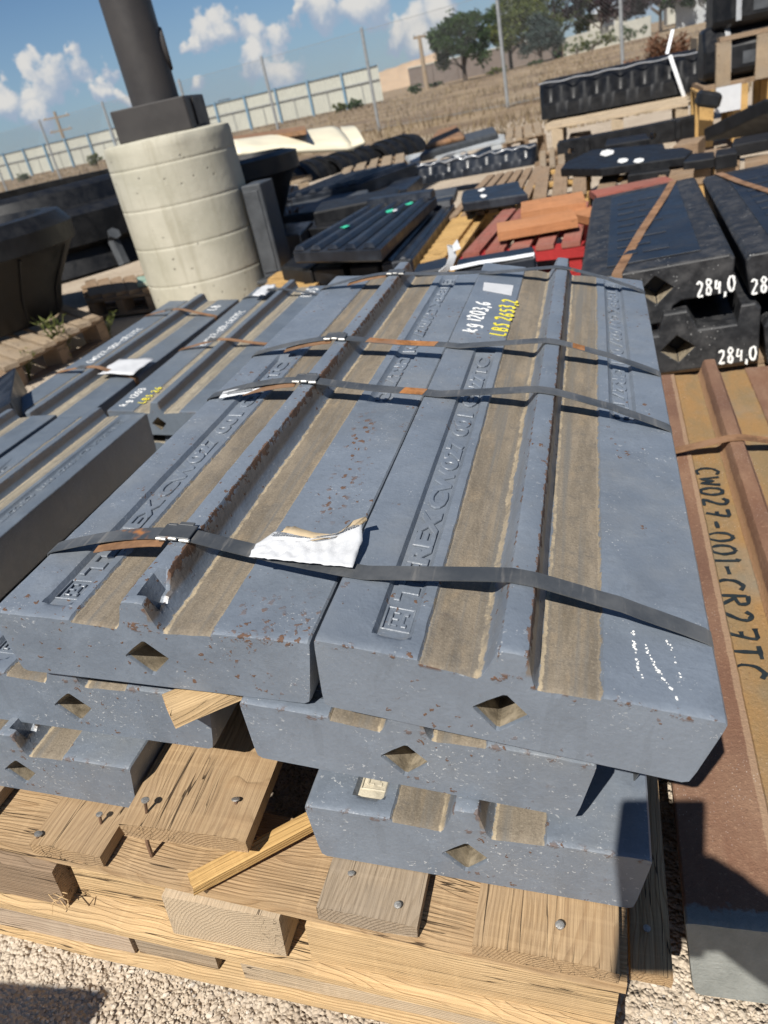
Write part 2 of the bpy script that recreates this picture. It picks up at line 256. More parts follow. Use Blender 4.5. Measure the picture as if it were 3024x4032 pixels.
# ------------------------------------------------------------------ object helpers
WM = {}
DRIFT = (.282, .20, .262, .46, .020)
def link(o, parent=None, Wm=None):
    COL.objects.link(o); Wm = Wm or Matrix.Identity(4); WM[o.name] = Wm
    if parent: o.parent = parent; o.matrix_basis = WM[parent.name].inverted() @ Wm
    else: o.matrix_basis = Wm
    return o
def tag(o, label=None, cat=None, group=None, kind=None):
    for k, v in (('label', label), ('category', cat), ('group', group), ('kind', kind)):
        if v: o[k] = v
    return o
def thing(name, label, cat, F=None, group=None):
    o = bpy.data.objects.new(name, None); o.empty_display_size = 0.1
    link(o, None, F if isinstance(F, Matrix) else Matrix.Translation(F or (0, 0, 0))); return tag(o, label, cat, group)
class MB:
    def __init__(s): s.v = []; s.f = []; s.mi = []
    def add(s, vs, fs, mi=0):
        n = len(s.v); s.v += [Vector(v) for v in vs]; s.f += [tuple(i + n for i in f) for f in fs]; s.mi += [mi] * len(fs); return s
    def box(s, c, size, R=None, mi=0):
        c = Vector(c); hx, hy, hz = (q / 2 for q in size); vs = [Vector((x, y, z)) for x in (-hx, hx) for y in (-hy, hy) for z in (-hz, hz)]
        if R is not None: vs = [R @ v for v in vs]
        return s.add([c + v for v in vs], [(0, 1, 3, 2), (4, 6, 7, 5), (0, 4, 5, 1), (2, 3, 7, 6), (0, 2, 6, 4), (1, 5, 7, 3)], mi)
    def hexa(s, bot, top, mi=0):     # two loops of n points
        n = len(bot)
        return s.add(list(bot) + list(top), [tuple(range(n - 1, -1, -1)), tuple(range(n, 2 * n))] + [(i, (i + 1) % n, n + (i + 1) % n, n + i) for i in range(n)], mi)
    def slab(s, top, h, mi=0, dirn=(0, 0, -1)):
        d = Vector(dirn) * h; return s.hexa([Vector(p) + d for p in top], top, mi)
    def tube(s, path, r, n=8, mi=0, cap=True):
        path = [Vector(p) for p in path]; rs = r if isinstance(r, (list, tuple)) else [r] * len(path); base = len(s.v); prev = None
        for i, p in enumerate(path):
            t = (path[min(i + 1, len(path) - 1)] - path[max(i - 1, 0)]).normalized()
            a = prev if prev is not None else (Vector((0, 0, 1)) if abs(t.z) < 0.9 else Vector((1, 0, 0)))
            a = (a - t * a.dot(t)).normalized(); prev = a; b = t.cross(a)
            for k in range(n):
                q = 2 * math.pi * k / n; s.v.append(p + (a * math.cos(q) + b * math.sin(q)) * rs[i])
        for i in range(len(path) - 1):
            for k in range(n):
                k2 = (k + 1) % n; s.f.append((base + i * n + k, base + i * n + k2, base + (i + 1) * n + k2, base + (i + 1) * n + k)); s.mi.append(mi)
        if cap:
            s.f.append(tuple(base + k for k in range(n - 1, -1, -1))); s.f.append(tuple(base + (len(path) - 1) * n + k for k in range(n))); s.mi += [mi, mi]
        return s
    def ribbon(s, path, wdir, width, thick, mi=0):
        path = [Vector(p) for p in path]; base = len(s.v); w = Vector(wdir).normalized() if not isinstance(wdir, list) else None
        for i, p in enumerate(path):
            t = (path[min(i + 1, len(path) - 1)] - path[max(i - 1, 0)]).normalized(); ww = w if w is not None else Vector(wdir[i]).normalized(); ww = (ww - t * ww.dot(t)).normalized(); nn = t.cross(ww)
            wi = width[i] if isinstance(width, list) else width
            for a, b in ((-1, 1), (1, 1), (1, -1), (-1, -1)): s.v.append(p + ww * (a * wi / 2) + nn * (b * thick / 2))
        for i in range(len(path) - 1):
            for k in range(4): s.f.append((base + i * 4 + k, base + i * 4 + (k + 1) % 4, base + i * 4 + 4 + (k + 1) % 4, base + i * 4 + 4 + k)); s.mi.append(mi)
        e = base + (len(path) - 1) * 4; s.f += [(base + 3, base + 2, base + 1, base), (e, e + 1, e + 2, e + 3)]; s.mi += [mi, mi]
        return s
    def lathe(s, prof, n=48, F=None, a0=0.0, a1=2 * math.pi, mi=0):
        F = F or Matrix.Identity(4); base = len(s.v); full = abs(a1 - a0 - 2 * math.pi) < 1e-6; m = n if full else n + 1
        for k in range(m):
            q = a0 + (a1 - a0) * k / n
            for r, z in prof: s.v.append(F @ Vector((r * math.cos(q), r * math.sin(q), z)))
        c = len(prof)
        for k in range(n):
            k2 = (k + 1) % m
            for j in range(c - 1): s.f.append((base + k * c + j, base + k2 * c + j, base + k2 * c + j + 1, base + k * c + j + 1)); s.mi.append(mi)
        return s
    def mesh(s, name, mats, inv=None, smooth=None):
        me = bpy.data.meshes.new(name); me.from_pydata([(inv @ v if inv else v)[:] for v in s.v], [], s.f)
        for m in (mats if isinstance(mats, (list, tuple)) else [mats]): me.materials.append(m)
        if any(s.mi): me.polygons.foreach_set('material_index', s.mi)
        bm = bmesh.new(); bm.from_mesh(me); bmesh.ops.recalc_face_normals(bm, faces=bm.faces); bm.to_mesh(me); bm.free()
        if smooth is not None:
            me.polygons.foreach_set('use_smooth', [True] * len(me.polygons)); me.set_sharp_from_angle(angle=math.radians(smooth))
        me.update(); return me
    def build(s, name, mats, parent=None, smooth=None, F=None, bevel=0.0):
        """vertices are world coordinates; F gives the object's own frame (for its texture), default: its base"""
        if F is None:
            F = WM[parent.name] if parent else Matrix.Translation((sum(v.x for v in s.v) / len(s.v), sum(v.y for v in s.v) / len(s.v), min(v.z for v in s.v)))
        me = s.mesh(name, mats, F.inverted(), smooth)
        if bevel: bevel_mesh(me, bevel)
        return link(bpy.data.objects.new(name, me), parent, F)
def bevel_mesh(me, w, seg=1, ang=30):
    bm = bmesh.new(); bm.from_mesh(me); bmesh.ops.remove_doubles(bm, verts=bm.verts, dist=1e-6)
    es = [e for e in bm.edges if len(e.link_faces) == 2 and e.calc_face_angle(0) > math.radians(ang)]
    bmesh.ops.bevel(bm, geom=es, offset=w, segments=seg, affect='EDGES', profile=0.6, clamp_overlap=True); bm.to_mesh(me); bm.free()
def xf(F, pts): return [F @ Vector(p) for p in pts]
def copy_tree(o, parent=None):
    c = o.copy(); COL.objects.link(c); WM[c.name] = WM[o.name]
    if parent: c.parent = parent
    for ch in list(o.children): copy_tree(ch, c)
    return c
def rough_board(L, w, t, seed, ragged=0.0, nx=10, bev=0.0015):
    """a sawn board: length along X from 0, width along Y (centred), top at Z = 0; slightly warped, optionally ragged at the near end"""
    rnd = random.Random(seed); bm = bmesh.new(); ny = 7; rows = []
    bow = rnd.uniform(-0.002, 0.002); cup = rnd.uniform(-0.0012, 0.0012)
    xs = [0, 0.004] + [L * (i + 1) / nx for i in range(nx - 1)] + [max(L - 0.004, L * 0.99), L]
    for xi, x in enumerate(xs):
        r = []
        for side in (0, 1):
            seq = range(ny) if side == 0 else range(ny - 1, -1, -1)
            for j in seq:
                v = j / (ny - 1) - 0.5; y = v * w; z = 0.0 if side == 0 else -t
                if abs(v) == 0.5: z += (-bev if side == 0 else bev)
                y += 0.0009 * mnoise.noise((x * 9 + seed, v * 3, side)); z += cup * (4 * v * v) + bow * math.sin(math.pi * x / L) + 0.0007 * mnoise.noise((x * 12, v * 6 + seed, side * 5))
                xx = x
                if xi == 0: xx += ragged * (0.5 + 0.5 * mnoise.noise((v * 9 + seed, side * 1.3, 3.1))) * (1 if ragged else 0) + (0.0012 if z > -0.001 or z < -t + 0.001 else 0)
                r.append(bm.verts.new((xx, y, z)))
        rows.append(r)
    m = len(rows[0])
    for a, b in zip(rows[:-1], rows[1:]):
        for k in range(m): bm.faces.new((a[k], a[(k + 1) % m], b[(k + 1) % m], b[k]))
    bm.faces.new(rows[0][::-1]); bm.faces.new(rows[-1]); bmesh.ops.recalc_face_normals(bm, faces=bm.faces)
    me = bpy.data.meshes.new('board'); bm.to_mesh(me); bm.free(); me.set_sharp_from_angle(angle=math.radians(35)); return me
def board(name, a, b, w, t, m, parent=None, up=(0, 0, 1), ragged=0.0, label=None, nx=8):
    """from a to b along the middle of its top"""
    a = Vector(a); b = Vector(b); X = (b - a).normalized(); Zv = Vector(up); Y = Zv.cross(X).normalized()
    me = rough_board((b - a).length, w, t, random.random() * 50, ragged, nx); me.materials.append(m)
    o = link(bpy.data.objects.new(name, me), parent, fr(a, X, Y, None))
    if label: o['label'] = label
    return o
def smoothstep(a, b, x):
    q = max(0.0, min(1.0, (x - a) / (b - a))); return q * q * (3 - 2 * q)
def gz(x, y):                  # the yard: a low heap of gravel under the near pallets, level further off
    z = -0.05 + 0.13 * math.exp(-((x + 0.95) / 0.55) ** 2 - ((y - 0.6) / 0.9) ** 2)
    z += 0.075 * math.exp(-((x + 2.0) / 0.7) ** 2 - ((y - 2.0) / 1.2) ** 2)
    z -= 0.05 * smoothstep(2.5, 6.0, y)
    z += 0.010 * mnoise.noise((x * 1.3, y * 1.3, 0.3)) * smoothstep(1.2, 3.0, y)
    z += 0.6 * smoothstep(30, 75, y) * smoothstep(-8, 12, x)
    return z
def on_ground(px, py):
    z = -0.05
    for _ in range(6):
        p = P(px, py, z); z = gz(p.x, p.y)
    return P(px, py, z)

# ------------------------------------------------------------------ materials
M = {}
DRIFT = (.282, .20, .262, .46, .020)
M['paint'] = m_paint('grey_blue_paint', 1.0, 0.75, seed=0.0)
M['paint_rusty'] = m_paint('grey_blue_paint_rust_spotted', 1.3, 0.9, seed=3.3, drift=DRIFT)
M['paint_chip'] = m_paint('grey_blue_paint_chipped', 0.7, 1.35, seed=7.1)
M['paint_far'] = m_paint('grey_blue_paint_dusty', 0.25, 0.4, base=(0.118, 0.142, 0.172), tan=(0.30, 0.262, 0.195), seed=11.0)
M['pit'] = m_simple('bare_cast_metal', (0.25, 0.21, 0.15), 0.6, 0.45, 60, 0.4, spec=0.6)
M['black'] = m_simple('black_casting_paint', (0.0065, 0.007, 0.0085), 0.5, 0.3, 14, 0.25, dustc=(0.05, 0.047, 0.043), dust=0.14, spec=0.4)
M['black_chip'] = m_simple('black_casting_paint_chipped', (0.017, 0.018, 0.0205), 0.55, 0.3, 26, 0.22, 0.002, spots=(0.24, 0.24, 0.235), dustc=(0.085, 0.082, 0.08), dust=0.55)
M['blueblack'] = m_simple('blue_black_paint', (0.010, 0.0135, 0.021), 0.42, 0.3, 12, 0.2, dustc=(0.06, 0.066, 0.075), dust=0.3)
M['greydark'] = m_simple('dark_grey_paint', (0.055, 0.06, 0.066), 0.55, 0.25, 14, 0.2)
M['lightgrey'] = m_simple('pale_grey_paint', (0.40, 0.42, 0.43), 0.6, 0.15, 10, 0.2)
M['white'] = m_simple('white_paint_mark', (0.80, 0.80, 0.78), 0.7, 0.12, 60, 0.4)
M['yellow'] = m_simple('yellow_paint_mark', (0.72, 0.62, 0.05), 0.7, 0.15, 60, 0.4)
M['greenm'] = m_simple('green_paint_mark', (0.04, 0.50, 0.30), 0.6, 0.2, 30, 0.2)
M['ink'] = m_simple('black_marker_ink', (0.018, 0.024, 0.026), 0.45, 0.3, 40, 0.0)
M['paper'] = m_simple('white_paper', (0.53, 0.54, 0.555), 0.75, 0.05, 30, 0.25, 0.003)
M['card'] = m_simple('brown_paper_back', (0.46, 0.36, 0.23), 0.8, 0.12, 40, 0.25)
M['print'] = m_simple('grey_label_print', (0.22, 0.23, 0.24), 0.8, 0.1, 40, 0.0)
M['seal'] = m_simple('bright_crimped_seal', (0.62, 0.60, 0.55), 0.35, 0.2, 60, 0.1, metal=0.7)
M['nail'] = m_simple('rusty_nail', (0.13, 0.075, 0.045), 0.6, 0.5, 90, 0.5)
M['nailhead'] = m_simple('nail_head_steel', (0.36, 0.35, 0.33), 0.42, 0.35, 160, 0.5, metal=0.6)
M['orange_rust'] = m_simple('orange_rust_film', (0.34, 0.14, 0.04), 0.85, 0.5, 40, 0.4, dustc=(0.11, 0.09, 0.075), dust=0.85); M['bare'] = m_simple('bare_cream_patch', (0.50, 0.45, 0.345), 0.8, 0.25, 60, 0.4); M['greenwash'] = m_simple('worn_green_paint', (0.22, 0.36, 0.30), 0.8, 0.3, 18, 0.3, dustc=(0.42, 0.34, 0.25), dust=0.7); M['soil'] = m_simple('tan_soil', (0.40, 0.29, 0.195), 0.95, 0.12, 0.8, 0.6, 0.1); M['concrete'] = None; M['pole'] = m_simple('dark_bronze_coating', (0.040, 0.036, 0.034), 0.5, 0.1, 6, 0.05)
M['galv'] = m_simple('galvanised_steel', (0.33, 0.34, 0.34), 0.45, 0.15, 20, 0.1, metal=0.4)
M['cream'] = m_simple('cream_painted_sheet', (0.45, 0.45, 0.385), 0.5, 0.05, 3, 0.05)
M['bluepost'] = m_simple('blue_steel_post', (0.13, 0.24, 0.34), 0.5, 0.15, 8, 0.05)
M['block'] = m_simple('brown_block', (0.16, 0.13, 0.112), 0.9, 0.12, 2, 0.3)
M['roof'] = m_simple('tan_roof', (0.52, 0.36, 0.24), 0.85, 0.06, 1.0, 0.1)
M['wallw'] = m_simple('off_white_wall', (0.44, 0.43, 0.37), 0.8, 0.1, 1.5, 0.1)
M['bark'] = m_simple('bark', (0.085, 0.065, 0.05), 0.9, 0.3, 12, 0.6, 0.02)
M['tarp'] = m_simple('white_plastic_sheet', (0.70, 0.64, 0.48), 0.45, 0.06, 4, 0.15)
M['banding'] = m_simple('white_plastic_banding', (0.72, 0.74, 0.76), 0.35, 0.06, 20, 0.05)
M['wire'] = m_simple('bright_wire', (0.50, 0.51, 0.52), 0.35, 0.1, 20, 0.05, metal=0.5)
M['wood'] = m_wood('weathered_pine', (0.53, 0.365, 0.20), (0.30, 0.17, 0.075), 0.25)
M['woodgrey'] = m_wood('grey_weathered_pine', (0.43, 0.33, 0.225), (0.235, 0.16, 0.09), 0.5)
M['woodnew'] = m_wood('fresh_sawn_pine', (0.67, 0.475, 0.255), (0.55, 0.355, 0.17), 0.2, 0.1)
M['woodpale'] = m_wood('pale_sawn_wood', (0.60, 0.475, 0.33), (0.49, 0.37, 0.235), 0.25, 0.05)
M['woodpink'] = m_wood('pale_wood_with_red_stain', (0.57, 0.46, 0.34), (0.44, 0.29, 0.20), 0.3, 0.3)
M['woodorange'] = m_wood('orange_stained_wood', (0.56, 0.26, 0.12), (0.40, 0.16, 0.065), 0.1, 0.6)
M['woodred'] = m_wood('faded_red_wood', (0.38, 0.125, 0.09), (0.25, 0.075, 0.06), 0.35, 0.4)
M['red'] = m_wood('red_painted_wood', (0.42, 0.035, 0.035), (0.30, 0.025, 0.028), 0.0, 0.3)
M['woodbrown'] = m_wood('brown_pallet_wood', (0.36, 0.25, 0.16), (0.20, 0.125, 0.07), 0.3, 0.6)
M['woodhoney'] = m_wood('honey_pallet_wood', (0.62, 0.40, 0.16), (0.43, 0.24, 0.08), 0.05, 0.6)
def m_end():
    t = NT('sawn_end_grain'); v = t.vor(190, t.mapping(scale=(0.5, 1, 1))); n = t.noise(60, 5, 0.7); n2 = t.noise(240, 3, 0.6, t.mapping(scale=(1, 0.25, 1)))
    c = t.mix(t.rng(n, 0.3, 0.7), (0.30, 0.20, 0.10), (0.52, 0.40, 0.235)); c = t.mix(t.rng(n2, 0.45, 0.7, 0, 0.6), c, (0.13, 0.085, 0.045))
    return t.done(c, 0.9, t.bump(t.add(n2, n), 0.9, 0.003), spec=0.2)
M['endgrain'] = m_end()
def m_strap():
    t = NT('steel_strapping'); r = t.rand(); cmb = t.N.new('ShaderNodeCombineXYZ'); t.L.new(t.mul(r, 11.0), cmb.inputs[0]); off = t.N.new('ShaderNodeVectorMath'); off.operation = 'ADD'; t.L.new(t.obj, off.inputs[0]); t.L.new(cmb.outputs[0], off.inputs[1]); vec = off.outputs[0]
    n = t.noise(14, 5, 0.65, vec); s = t.noise(30, 4, 0.6, t.mapping(vec, scale=(4, 0.5, 1), rot=(0, 0, 0.7))); g = t.noise(5.5, 5, 0.7, vec)
    c = t.mix(t.rng(n, 0.3, 0.7), (0.045, 0.05, 0.056), (0.105, 0.108, 0.11)); c = t.mix(t.rng(s, 0.55, 0.75, 0, 0.55), c, (0.20, 0.19, 0.175))
    ru = t.rng(g, 0.62, 0.68); c = t.mix(t.mul(ru, 0.9), c, t.mix(t.noise(90, 4, 0.7, vec), (0.24, 0.075, 0.015), (0.52, 0.21, 0.045)))
    return t.done(c, t.mix(ru, 0.42, 0.85), t.bump(t.add(n, t.mul(s, 0.5)), 0.15, 0.001), spec=0.5, metal=0.0)
M['strap'] = m_strap()
M['straprust'] = m_simple('rusty_strapping', (0.24, 0.125, 0.06), 0.8, 0.5, 16, 0.3, dustc=(0.13, 0.10, 0.075), dust=0.6)
def m_concrete():
    t = NT('board_cast_concrete'); x, y, z = t.xyz(); n = t.noise(3.5, 5, 0.6); n2 = t.noise(30, 5, 0.65); st = t.noise(5, 4, 0.6, t.mapping(scale=(3.2, 3.2, 0.35)))
    c = t.mix(t.rng(n, 0.3, 0.7), (0.38, 0.362, 0.285), (0.47, 0.445, 0.36)); c = t.mix(t.rng(n2, 0.5, 0.75, 0, 0.35), c, (0.52, 0.495, 0.41)); c = t.mix(t.rng(st, 0.5, 0.72, 0, 0.45), c, (0.28, 0.255, 0.185))
    pore = t.mul(t.rng(t.vor(17), 0.13, 0.07), t.rng(t.noise(3, 2, 0.5), 0.44, 0.52), True); c = t.mix(t.mul(pore, 0.7), c, (0.17, 0.16, 0.13))
    return t.done(c, 0.85, t.bump(t.add(t.mul(n2, 0.5), t.mul(pore, -2.0)), 0.5, 0.008), spec=0.3)
M['concrete'] = m_concrete()
def m_rustbar():
    t = NT('rusted_casting'); X, Y, Z = t.xyz(); n = t.noise(7, 5, 0.65, t.mapping(scale=(2, 0.7, 1))); f = t.noise(170, 4, 0.75); b = t.noise(2.4, 4, 0.6); jit = t.math('MULTIPLY_ADD', t.noise(25, 4, 0.7), 0.006, -0.003)
    land = t.mix(t.rng(n, 0.3, 0.7), (0.185, 0.095, 0.058), (0.27, 0.165, 0.105)); land = t.mix(t.rng(b, 0.35, 0.65), land, (0.145, 0.078, 0.053))
    g = t.math('MAXIMUM', band(t, X, 0.095, 0.150, 0.001, jit), band(t, X, 0.202, 0.255, 0.001, jit))
    gr = t.mix(t.rng(n, 0.35, 0.65), (0.29, 0.17, 0.068), (0.22, 0.155, 0.08)); gr = t.mix(t.rng(t.noise(3, 4, 0.6, t.mapping(loc=(4, 2, 1))), 0.48, 0.68, 0, 0.7), gr, (0.20, 0.195, 0.165))
    c = t.mix(g, land, gr); c = t.mix(t.mul(band(t, X, 0.087, 0.095, 0.001, jit), 0.6), c, (0.36, 0.25, 0.16)); c = t.mix(t.mul(band(t, X, 0.150, 0.157, 0.001, jit), 0.6), c, (0.42, 0.25, 0.13))
    c = t.mix(t.rng(f, 0.56, 0.72, 0, 0.55), c, (0.42, 0.27, 0.17)); c = t.mix(t.rng(f, 0.42, 0.28, 0, 0.5), c, (0.075, 0.04, 0.028))
    sp = t.mul(t.rng(t.vor(260, t.mapping(scale=(1, 0.6, 1))), 0.2, 0.08), t.rng(t.noise(6, 3, 0.6), 0.45, 0.6), True); c = t.mix(t.mul(sp, 0.7), c, (0.55, 0.47, 0.42))
    # end face still carries its grey green wash, peeling towards the top
    e = t.mul(t.rng(Y, 0.045, 0.03), t.rng(t.add(t.noise(14, 5, 0.7), t.mul(Y, -16.0)), 0.10, 0.2)); e = t.math('MAXIMUM', e, t.rng(Y, 0.006, 0.003))
    ec = t.mix(t.rng(n, 0.3, 0.7), (0.19, 0.20, 0.185), (0.30, 0.31, 0.29)); c = t.mix(e, c, ec)
    return t.done(c, 0.82, t.bump(t.add(n, f), 0.7, 0.003), spec=0.3)
M['rust'] = m_rustbar()
def m_ground():
    t = NT('gravel'); x, y, z = t.xyz(); v = t.vor(75, out='Distance'); vc = t.vor(75, out='Color'); v2 = t.vor(210, out='Distance'); vc2 = t.vor(210, out='Color'); n = t.noise(3, 5, 0.6); far = t.noise(0.25, 5, 0.65)
    c = t.mix(t.rng(n, 0.3, 0.7), (0.44, 0.355, 0.265), (0.53, 0.445, 0.345)); sv = t.N.new('ShaderNodeSeparateColor'); t.L.new(vc, sv.inputs[0]); sv2 = t.N.new('ShaderNodeSeparateColor'); t.L.new(vc2, sv2.inputs[0])
    c = t.mix(t.rng(sv.outputs[0], 0.1, 0.9, 0, 0.4), c, (0.60, 0.52, 0.42)); c = t.mix(t.rng(sv2.outputs[1], 0.6, 1.0, 0, 0.5), c, (0.26, 0.21, 0.165))
    # dry field beyond the yard
    fm = t.mul(t.rng(t.add(y, t.mul(far, 6.0)), 15.5, 19.0), 1.0); g2 = t.noise(0.6, 6, 0.7); g3 = t.noise(6, 4, 0.7, t.mapping(scale=(1, 0.4, 1)))
    fc = t.mix(t.rng(g2, 0.35, 0.65), (0.25, 0.18, 0.115), (0.35, 0.27, 0.18)); fc = t.mix(t.rng(far, 0.45, 0.6, 0, 0.8), fc, (0.17, 0.12, 0.085)); fc = t.mix(t.rng(g3, 0.5, 0.7, 0, 0.35), fc, (0.20, 0.17, 0.085))
    c = t.mix(fm, c, fc)
    return t.done(c, 0.95, t.bump(t.add(t.mul(v, -0.7), t.mul(v2, -0.35)), 1.0, 0.012), spec=0.15)
M['ground'] = m_ground()
def m_stone():
    t = NT('gravel_stone'); r = t.N.new('ShaderNodeAttribute'); r.attribute_name = 'tone'; c = t.ramp(r.outputs['Fac'], [(0.0, (0.40, 0.33, 0.26)), (0.25, (0.50, 0.425, 0.335)), (0.7, (0.57, 0.495, 0.40)), (0.95, (0.64, 0.57, 0.48)), (1.0, (0.30, 0.29, 0.28))])
    n = t.noise(130, 4, 0.7); c = t.mix(t.rng(n, 0.35, 0.7, 0, 0.4), c, (0.36, 0.29, 0.22)); return t.done(c, 0.92, t.bump(n, 0.6, 0.003), spec=0.2)
M['stone'] = m_stone()
def m_leaf(name, a, b, trans=0.35):
    t = NT(name); r = t.N.new('ShaderNodeAttribute'); r.attribute_name = 'tone'; c = t.mix(r.outputs['Fac'], a, b); t.done(c, 0.6, spec=0.3)
    tr = t.N.new('ShaderNodeBsdfTranslucent'); t.put(tr.inputs['Color'], c); mx = t.N.new('ShaderNodeMixShader'); mx.inputs[0].default_value = trans; t.L.new(t.b.outputs[0], mx.inputs[1]); t.L.new(tr.outputs[0], mx.inputs[2]); t.L.new(mx.outputs[0], t.out.inputs[0]); return t.m
M['leaf_dark'] = m_leaf('dark_green_leaf', (0.022, 0.05, 0.016), (0.06, 0.105, 0.03)); M['leaf_olive'] = m_leaf('olive_leaf', (0.06, 0.085, 0.025), (0.15, 0.17, 0.045)); M['leaf_plum'] = m_leaf('plum_leaf', (0.03, 0.018, 0.022), (0.075, 0.045, 0.05)); M['leaf_blue'] = m_leaf('blue_green_needle', (0.03, 0.05, 0.045), (0.07, 0.10, 0.09)); M['leaf_weed'] = m_leaf('weed_leaf', (0.06, 0.085, 0.02), (0.18, 0.19, 0.06)); M['leaf_dry'] = m_leaf('dry_stalk', (0.16, 0.075, 0.045), (0.27, 0.15, 0.09)); M['straw'] = m_leaf('straw', (0.20, 0.145, 0.09), (0.36, 0.28, 0.17))
def set_tone(me, rnd, per):
    at = me.attributes.new('tone', 'FLOAT', 'FACE'); vals = []; n = len(me.polygons); q = 0.5
    for i in range(n):
        if i % per == 0: q = rnd.random()
        vals.append(q)
    at.data.foreach_set('value', vals)

# ------------------------------------------------------------------ ground
def ground():
    xs = [-300, -160, -90, -60, -40, -28, -20, -14, -10, -7.5, -5.5, -4.2] + [-3.4 + 0.2 * i for i in range(12)] + [-1.1 + 0.04 * i for i in range(45)] + [0.8, 1.0, 1.4, 2, 3, 4.5, 6.5, 10, 15, 22, 34, 50, 80, 140, 300]
    ys = [-60, -20, -8, -4, -2, -1, -0.5] + [-0.2 + 0.04 * i for i in range(40)] + [1.5 + 0.15 * i for i in range(24)] + [5.3, 5.8, 6.5, 7.4, 8.5, 10, 12, 14.5, 17, 20, 24, 28, 33, 39, 46, 54, 63, 75, 95, 130, 200, 400, 900]
    mb = MB(); mb.v = [Vector((x, y, gz(x, y) + 0.006 * mnoise.noise((x * 7, y * 7, 2)))) for y in ys for x in xs]; n = len(xs)
    mb.f = [(j * n + i, j * n + i + 1, (j + 1) * n + i + 1, (j + 1) * n + i) for j in range(len(ys) - 1) for i in range(n - 1)]; mb.mi = [0] * len(mb.f)
    me = mb.mesh('ground', M['ground'], smooth=80); tag(link(bpy.data.objects.new('ground', me)), kind='structure')
ground()
def stones(name, areas, sizes, seed):
    rnd = random.Random(seed); bmi = bmesh.new(); bmesh.ops.create_icosphere(bmi, subdivisions=1, radius=1); base = [v.co.copy() for v in bmi.verts]; faces = [tuple(v.index for v in f.verts) for f in bmi.faces]; bmi.free()
    mb = MB(); vs = []; fs = []
    for (x0, x1, y0, y1, cnt) in areas:
        for _ in range(cnt):
            x = rnd.uniform(x0, x1); y = rnd.uniform(y0, y1); r = sizes[0] * (sizes[1] / sizes[0]) ** (rnd.random() ** 2.2); sx, sy, sz = rnd.uniform(0.75, 1.35), rnd.uniform(0.75, 1.25), rnd.uniform(0.5, 0.9); an = rnd.uniform(0, 6.28); ca, sa = math.cos(an), math.sin(an); z0 = gz(x, y) + r * sz * rnd.uniform(-0.45, 0.25); n = len(vs); k = rnd.random() * 90
            for b in base:
                q = 1 + 0.35 * mnoise.noise((b.x * 1.1 + k, b.y * 1.1, b.z * 1.1)); p = (b.x * r * sx * q, b.y * r * sy * q, b.z * r * sz * q); vs.append(Vector((x + p[0] * ca - p[1] * sa, y + p[0] * sa + p[1] * ca, z0 + p[2])))
            fs += [tuple(i + n for i in f) for f in faces]
    mb.v = vs; mb.f = fs; mb.mi = [0] * len(fs); me = mb.mesh(name, M['stone']); set_tone(me, rnd, len(faces))
    tag(link(bpy.data.objects.new(name, me)), 'loose pale gravel stones strewn round the pallets', 'gravel', kind='stuff')
stones('gravel', [(-1.15, 0.35, 0.05, 0.47, 26000), (-0.05, 0.75, 0.2, 0.5, 7000), (-1.3, -0.8, 0.4, 1.0, 1500), (-3.2, -1.2, 1.9, 4.6, 7000), (-1.6, 1.0, 2.0, 4.0, 2500)], (0.0010, 0.0042), 3)

# ------------------------------------------------------------------ the blow bars
POSE = {
'R': ((-0.2426, 0.4487, 0.4717), (0.9678, 0.0031, -0.2517), (-0.0001, 0.9999, 0.0118)), 'L': ((-0.5838, 0.4721, 0.4868), (0.9929, -0.0012, -0.1186), (0.0024, 1.0, 0.0095)),
'R2': ((-0.3473, 0.4669, 0.3805), (0.9844, -0.0166, -0.1752), (0.02, 0.9996, 0.0179)), 'L2': ((-0.7222, 0.4926, 0.3987), (0.9926, -0.0044, -0.1211), (0.0054, 1.0, 0.0081)),
'R3': ((-0.3084, 0.4522, 0.2577), (0.9924, -0.0046, -0.1230), (0.0037, 1.0, -0.0073)), 'L3': ((-0.7973, 0.4691, 0.3138), (0.9921, -0.0061, -0.1254), (0.0051, 1.0, -0.0083)),
'rust': ((0.0439, 0.4763, 0.0899), (0.9999, -0.0075, -0.0078), (0.0075, 1.0, 0.0036)),
'LB1': ((-1.4291, .7891, .2474), (0.9988, -0.0037, -0.0481), (0.0038, 1.0, 0.0018)), 'LB2': ((-1.4055, 1.8007, 0.1896), (0.9939, -0.0067, -0.1098), (0.0096, 0.9996, 0.0259)), 'LB3': ((-1.8279, 1.7853, 0.2044), (0.9943, -0.016, -0.1058), (0.0176, 0.9997, 0.0143))}
FR = {k: fr(o, X, Y, None) for k, (o, X, Y) in POSE.items()}
FR['L3'] = FR['L3'] @ Matrix.Scale(.89, 4); FR['LB1'] = FR['LB1'] @ Matrix.Scale(.837, 4)
BW, BT = 0.325, 0.077
PROF = [(0, -.0022), (.0018, -.0004), (.008, 0), (.02, 0), (.032, 0), (.040, 0), (.0435, 0), (.047, 0), (.051, 0), (.060, 0), (.069, 0), (.073, 0), (.077, 0), (.081, 0), (.0862, 0), (.0885, -.003), (.097, -.0035), (.108, -.004), (.120, -.0045), (.130, -.006), (.1355, -.0055), (.1392, -.001), (.1432, .010), (.1468, .0225), (.1492, .0262), (.1515, .027), (.160, .0272), (.1682, .027), (.1703, .0262), (.1722, .0225), (.1758, .010), (.1792, -.0005), (.1832, -.0055), (.189, -.006), (.200, -.0045), (.212, -.004), (.223, -.0035), (.2310, -.003), (.2332, 0), (.240, 0), (.2465, 0), (.2495, 0), (.253, 0), (.265, 0), (.275, 0), (.279, 0), (.2825, 0), (.286, 0), (.295, 0), (.306, 0), (.317, 0), (.3232, -.0004), (.325, -.0022)]
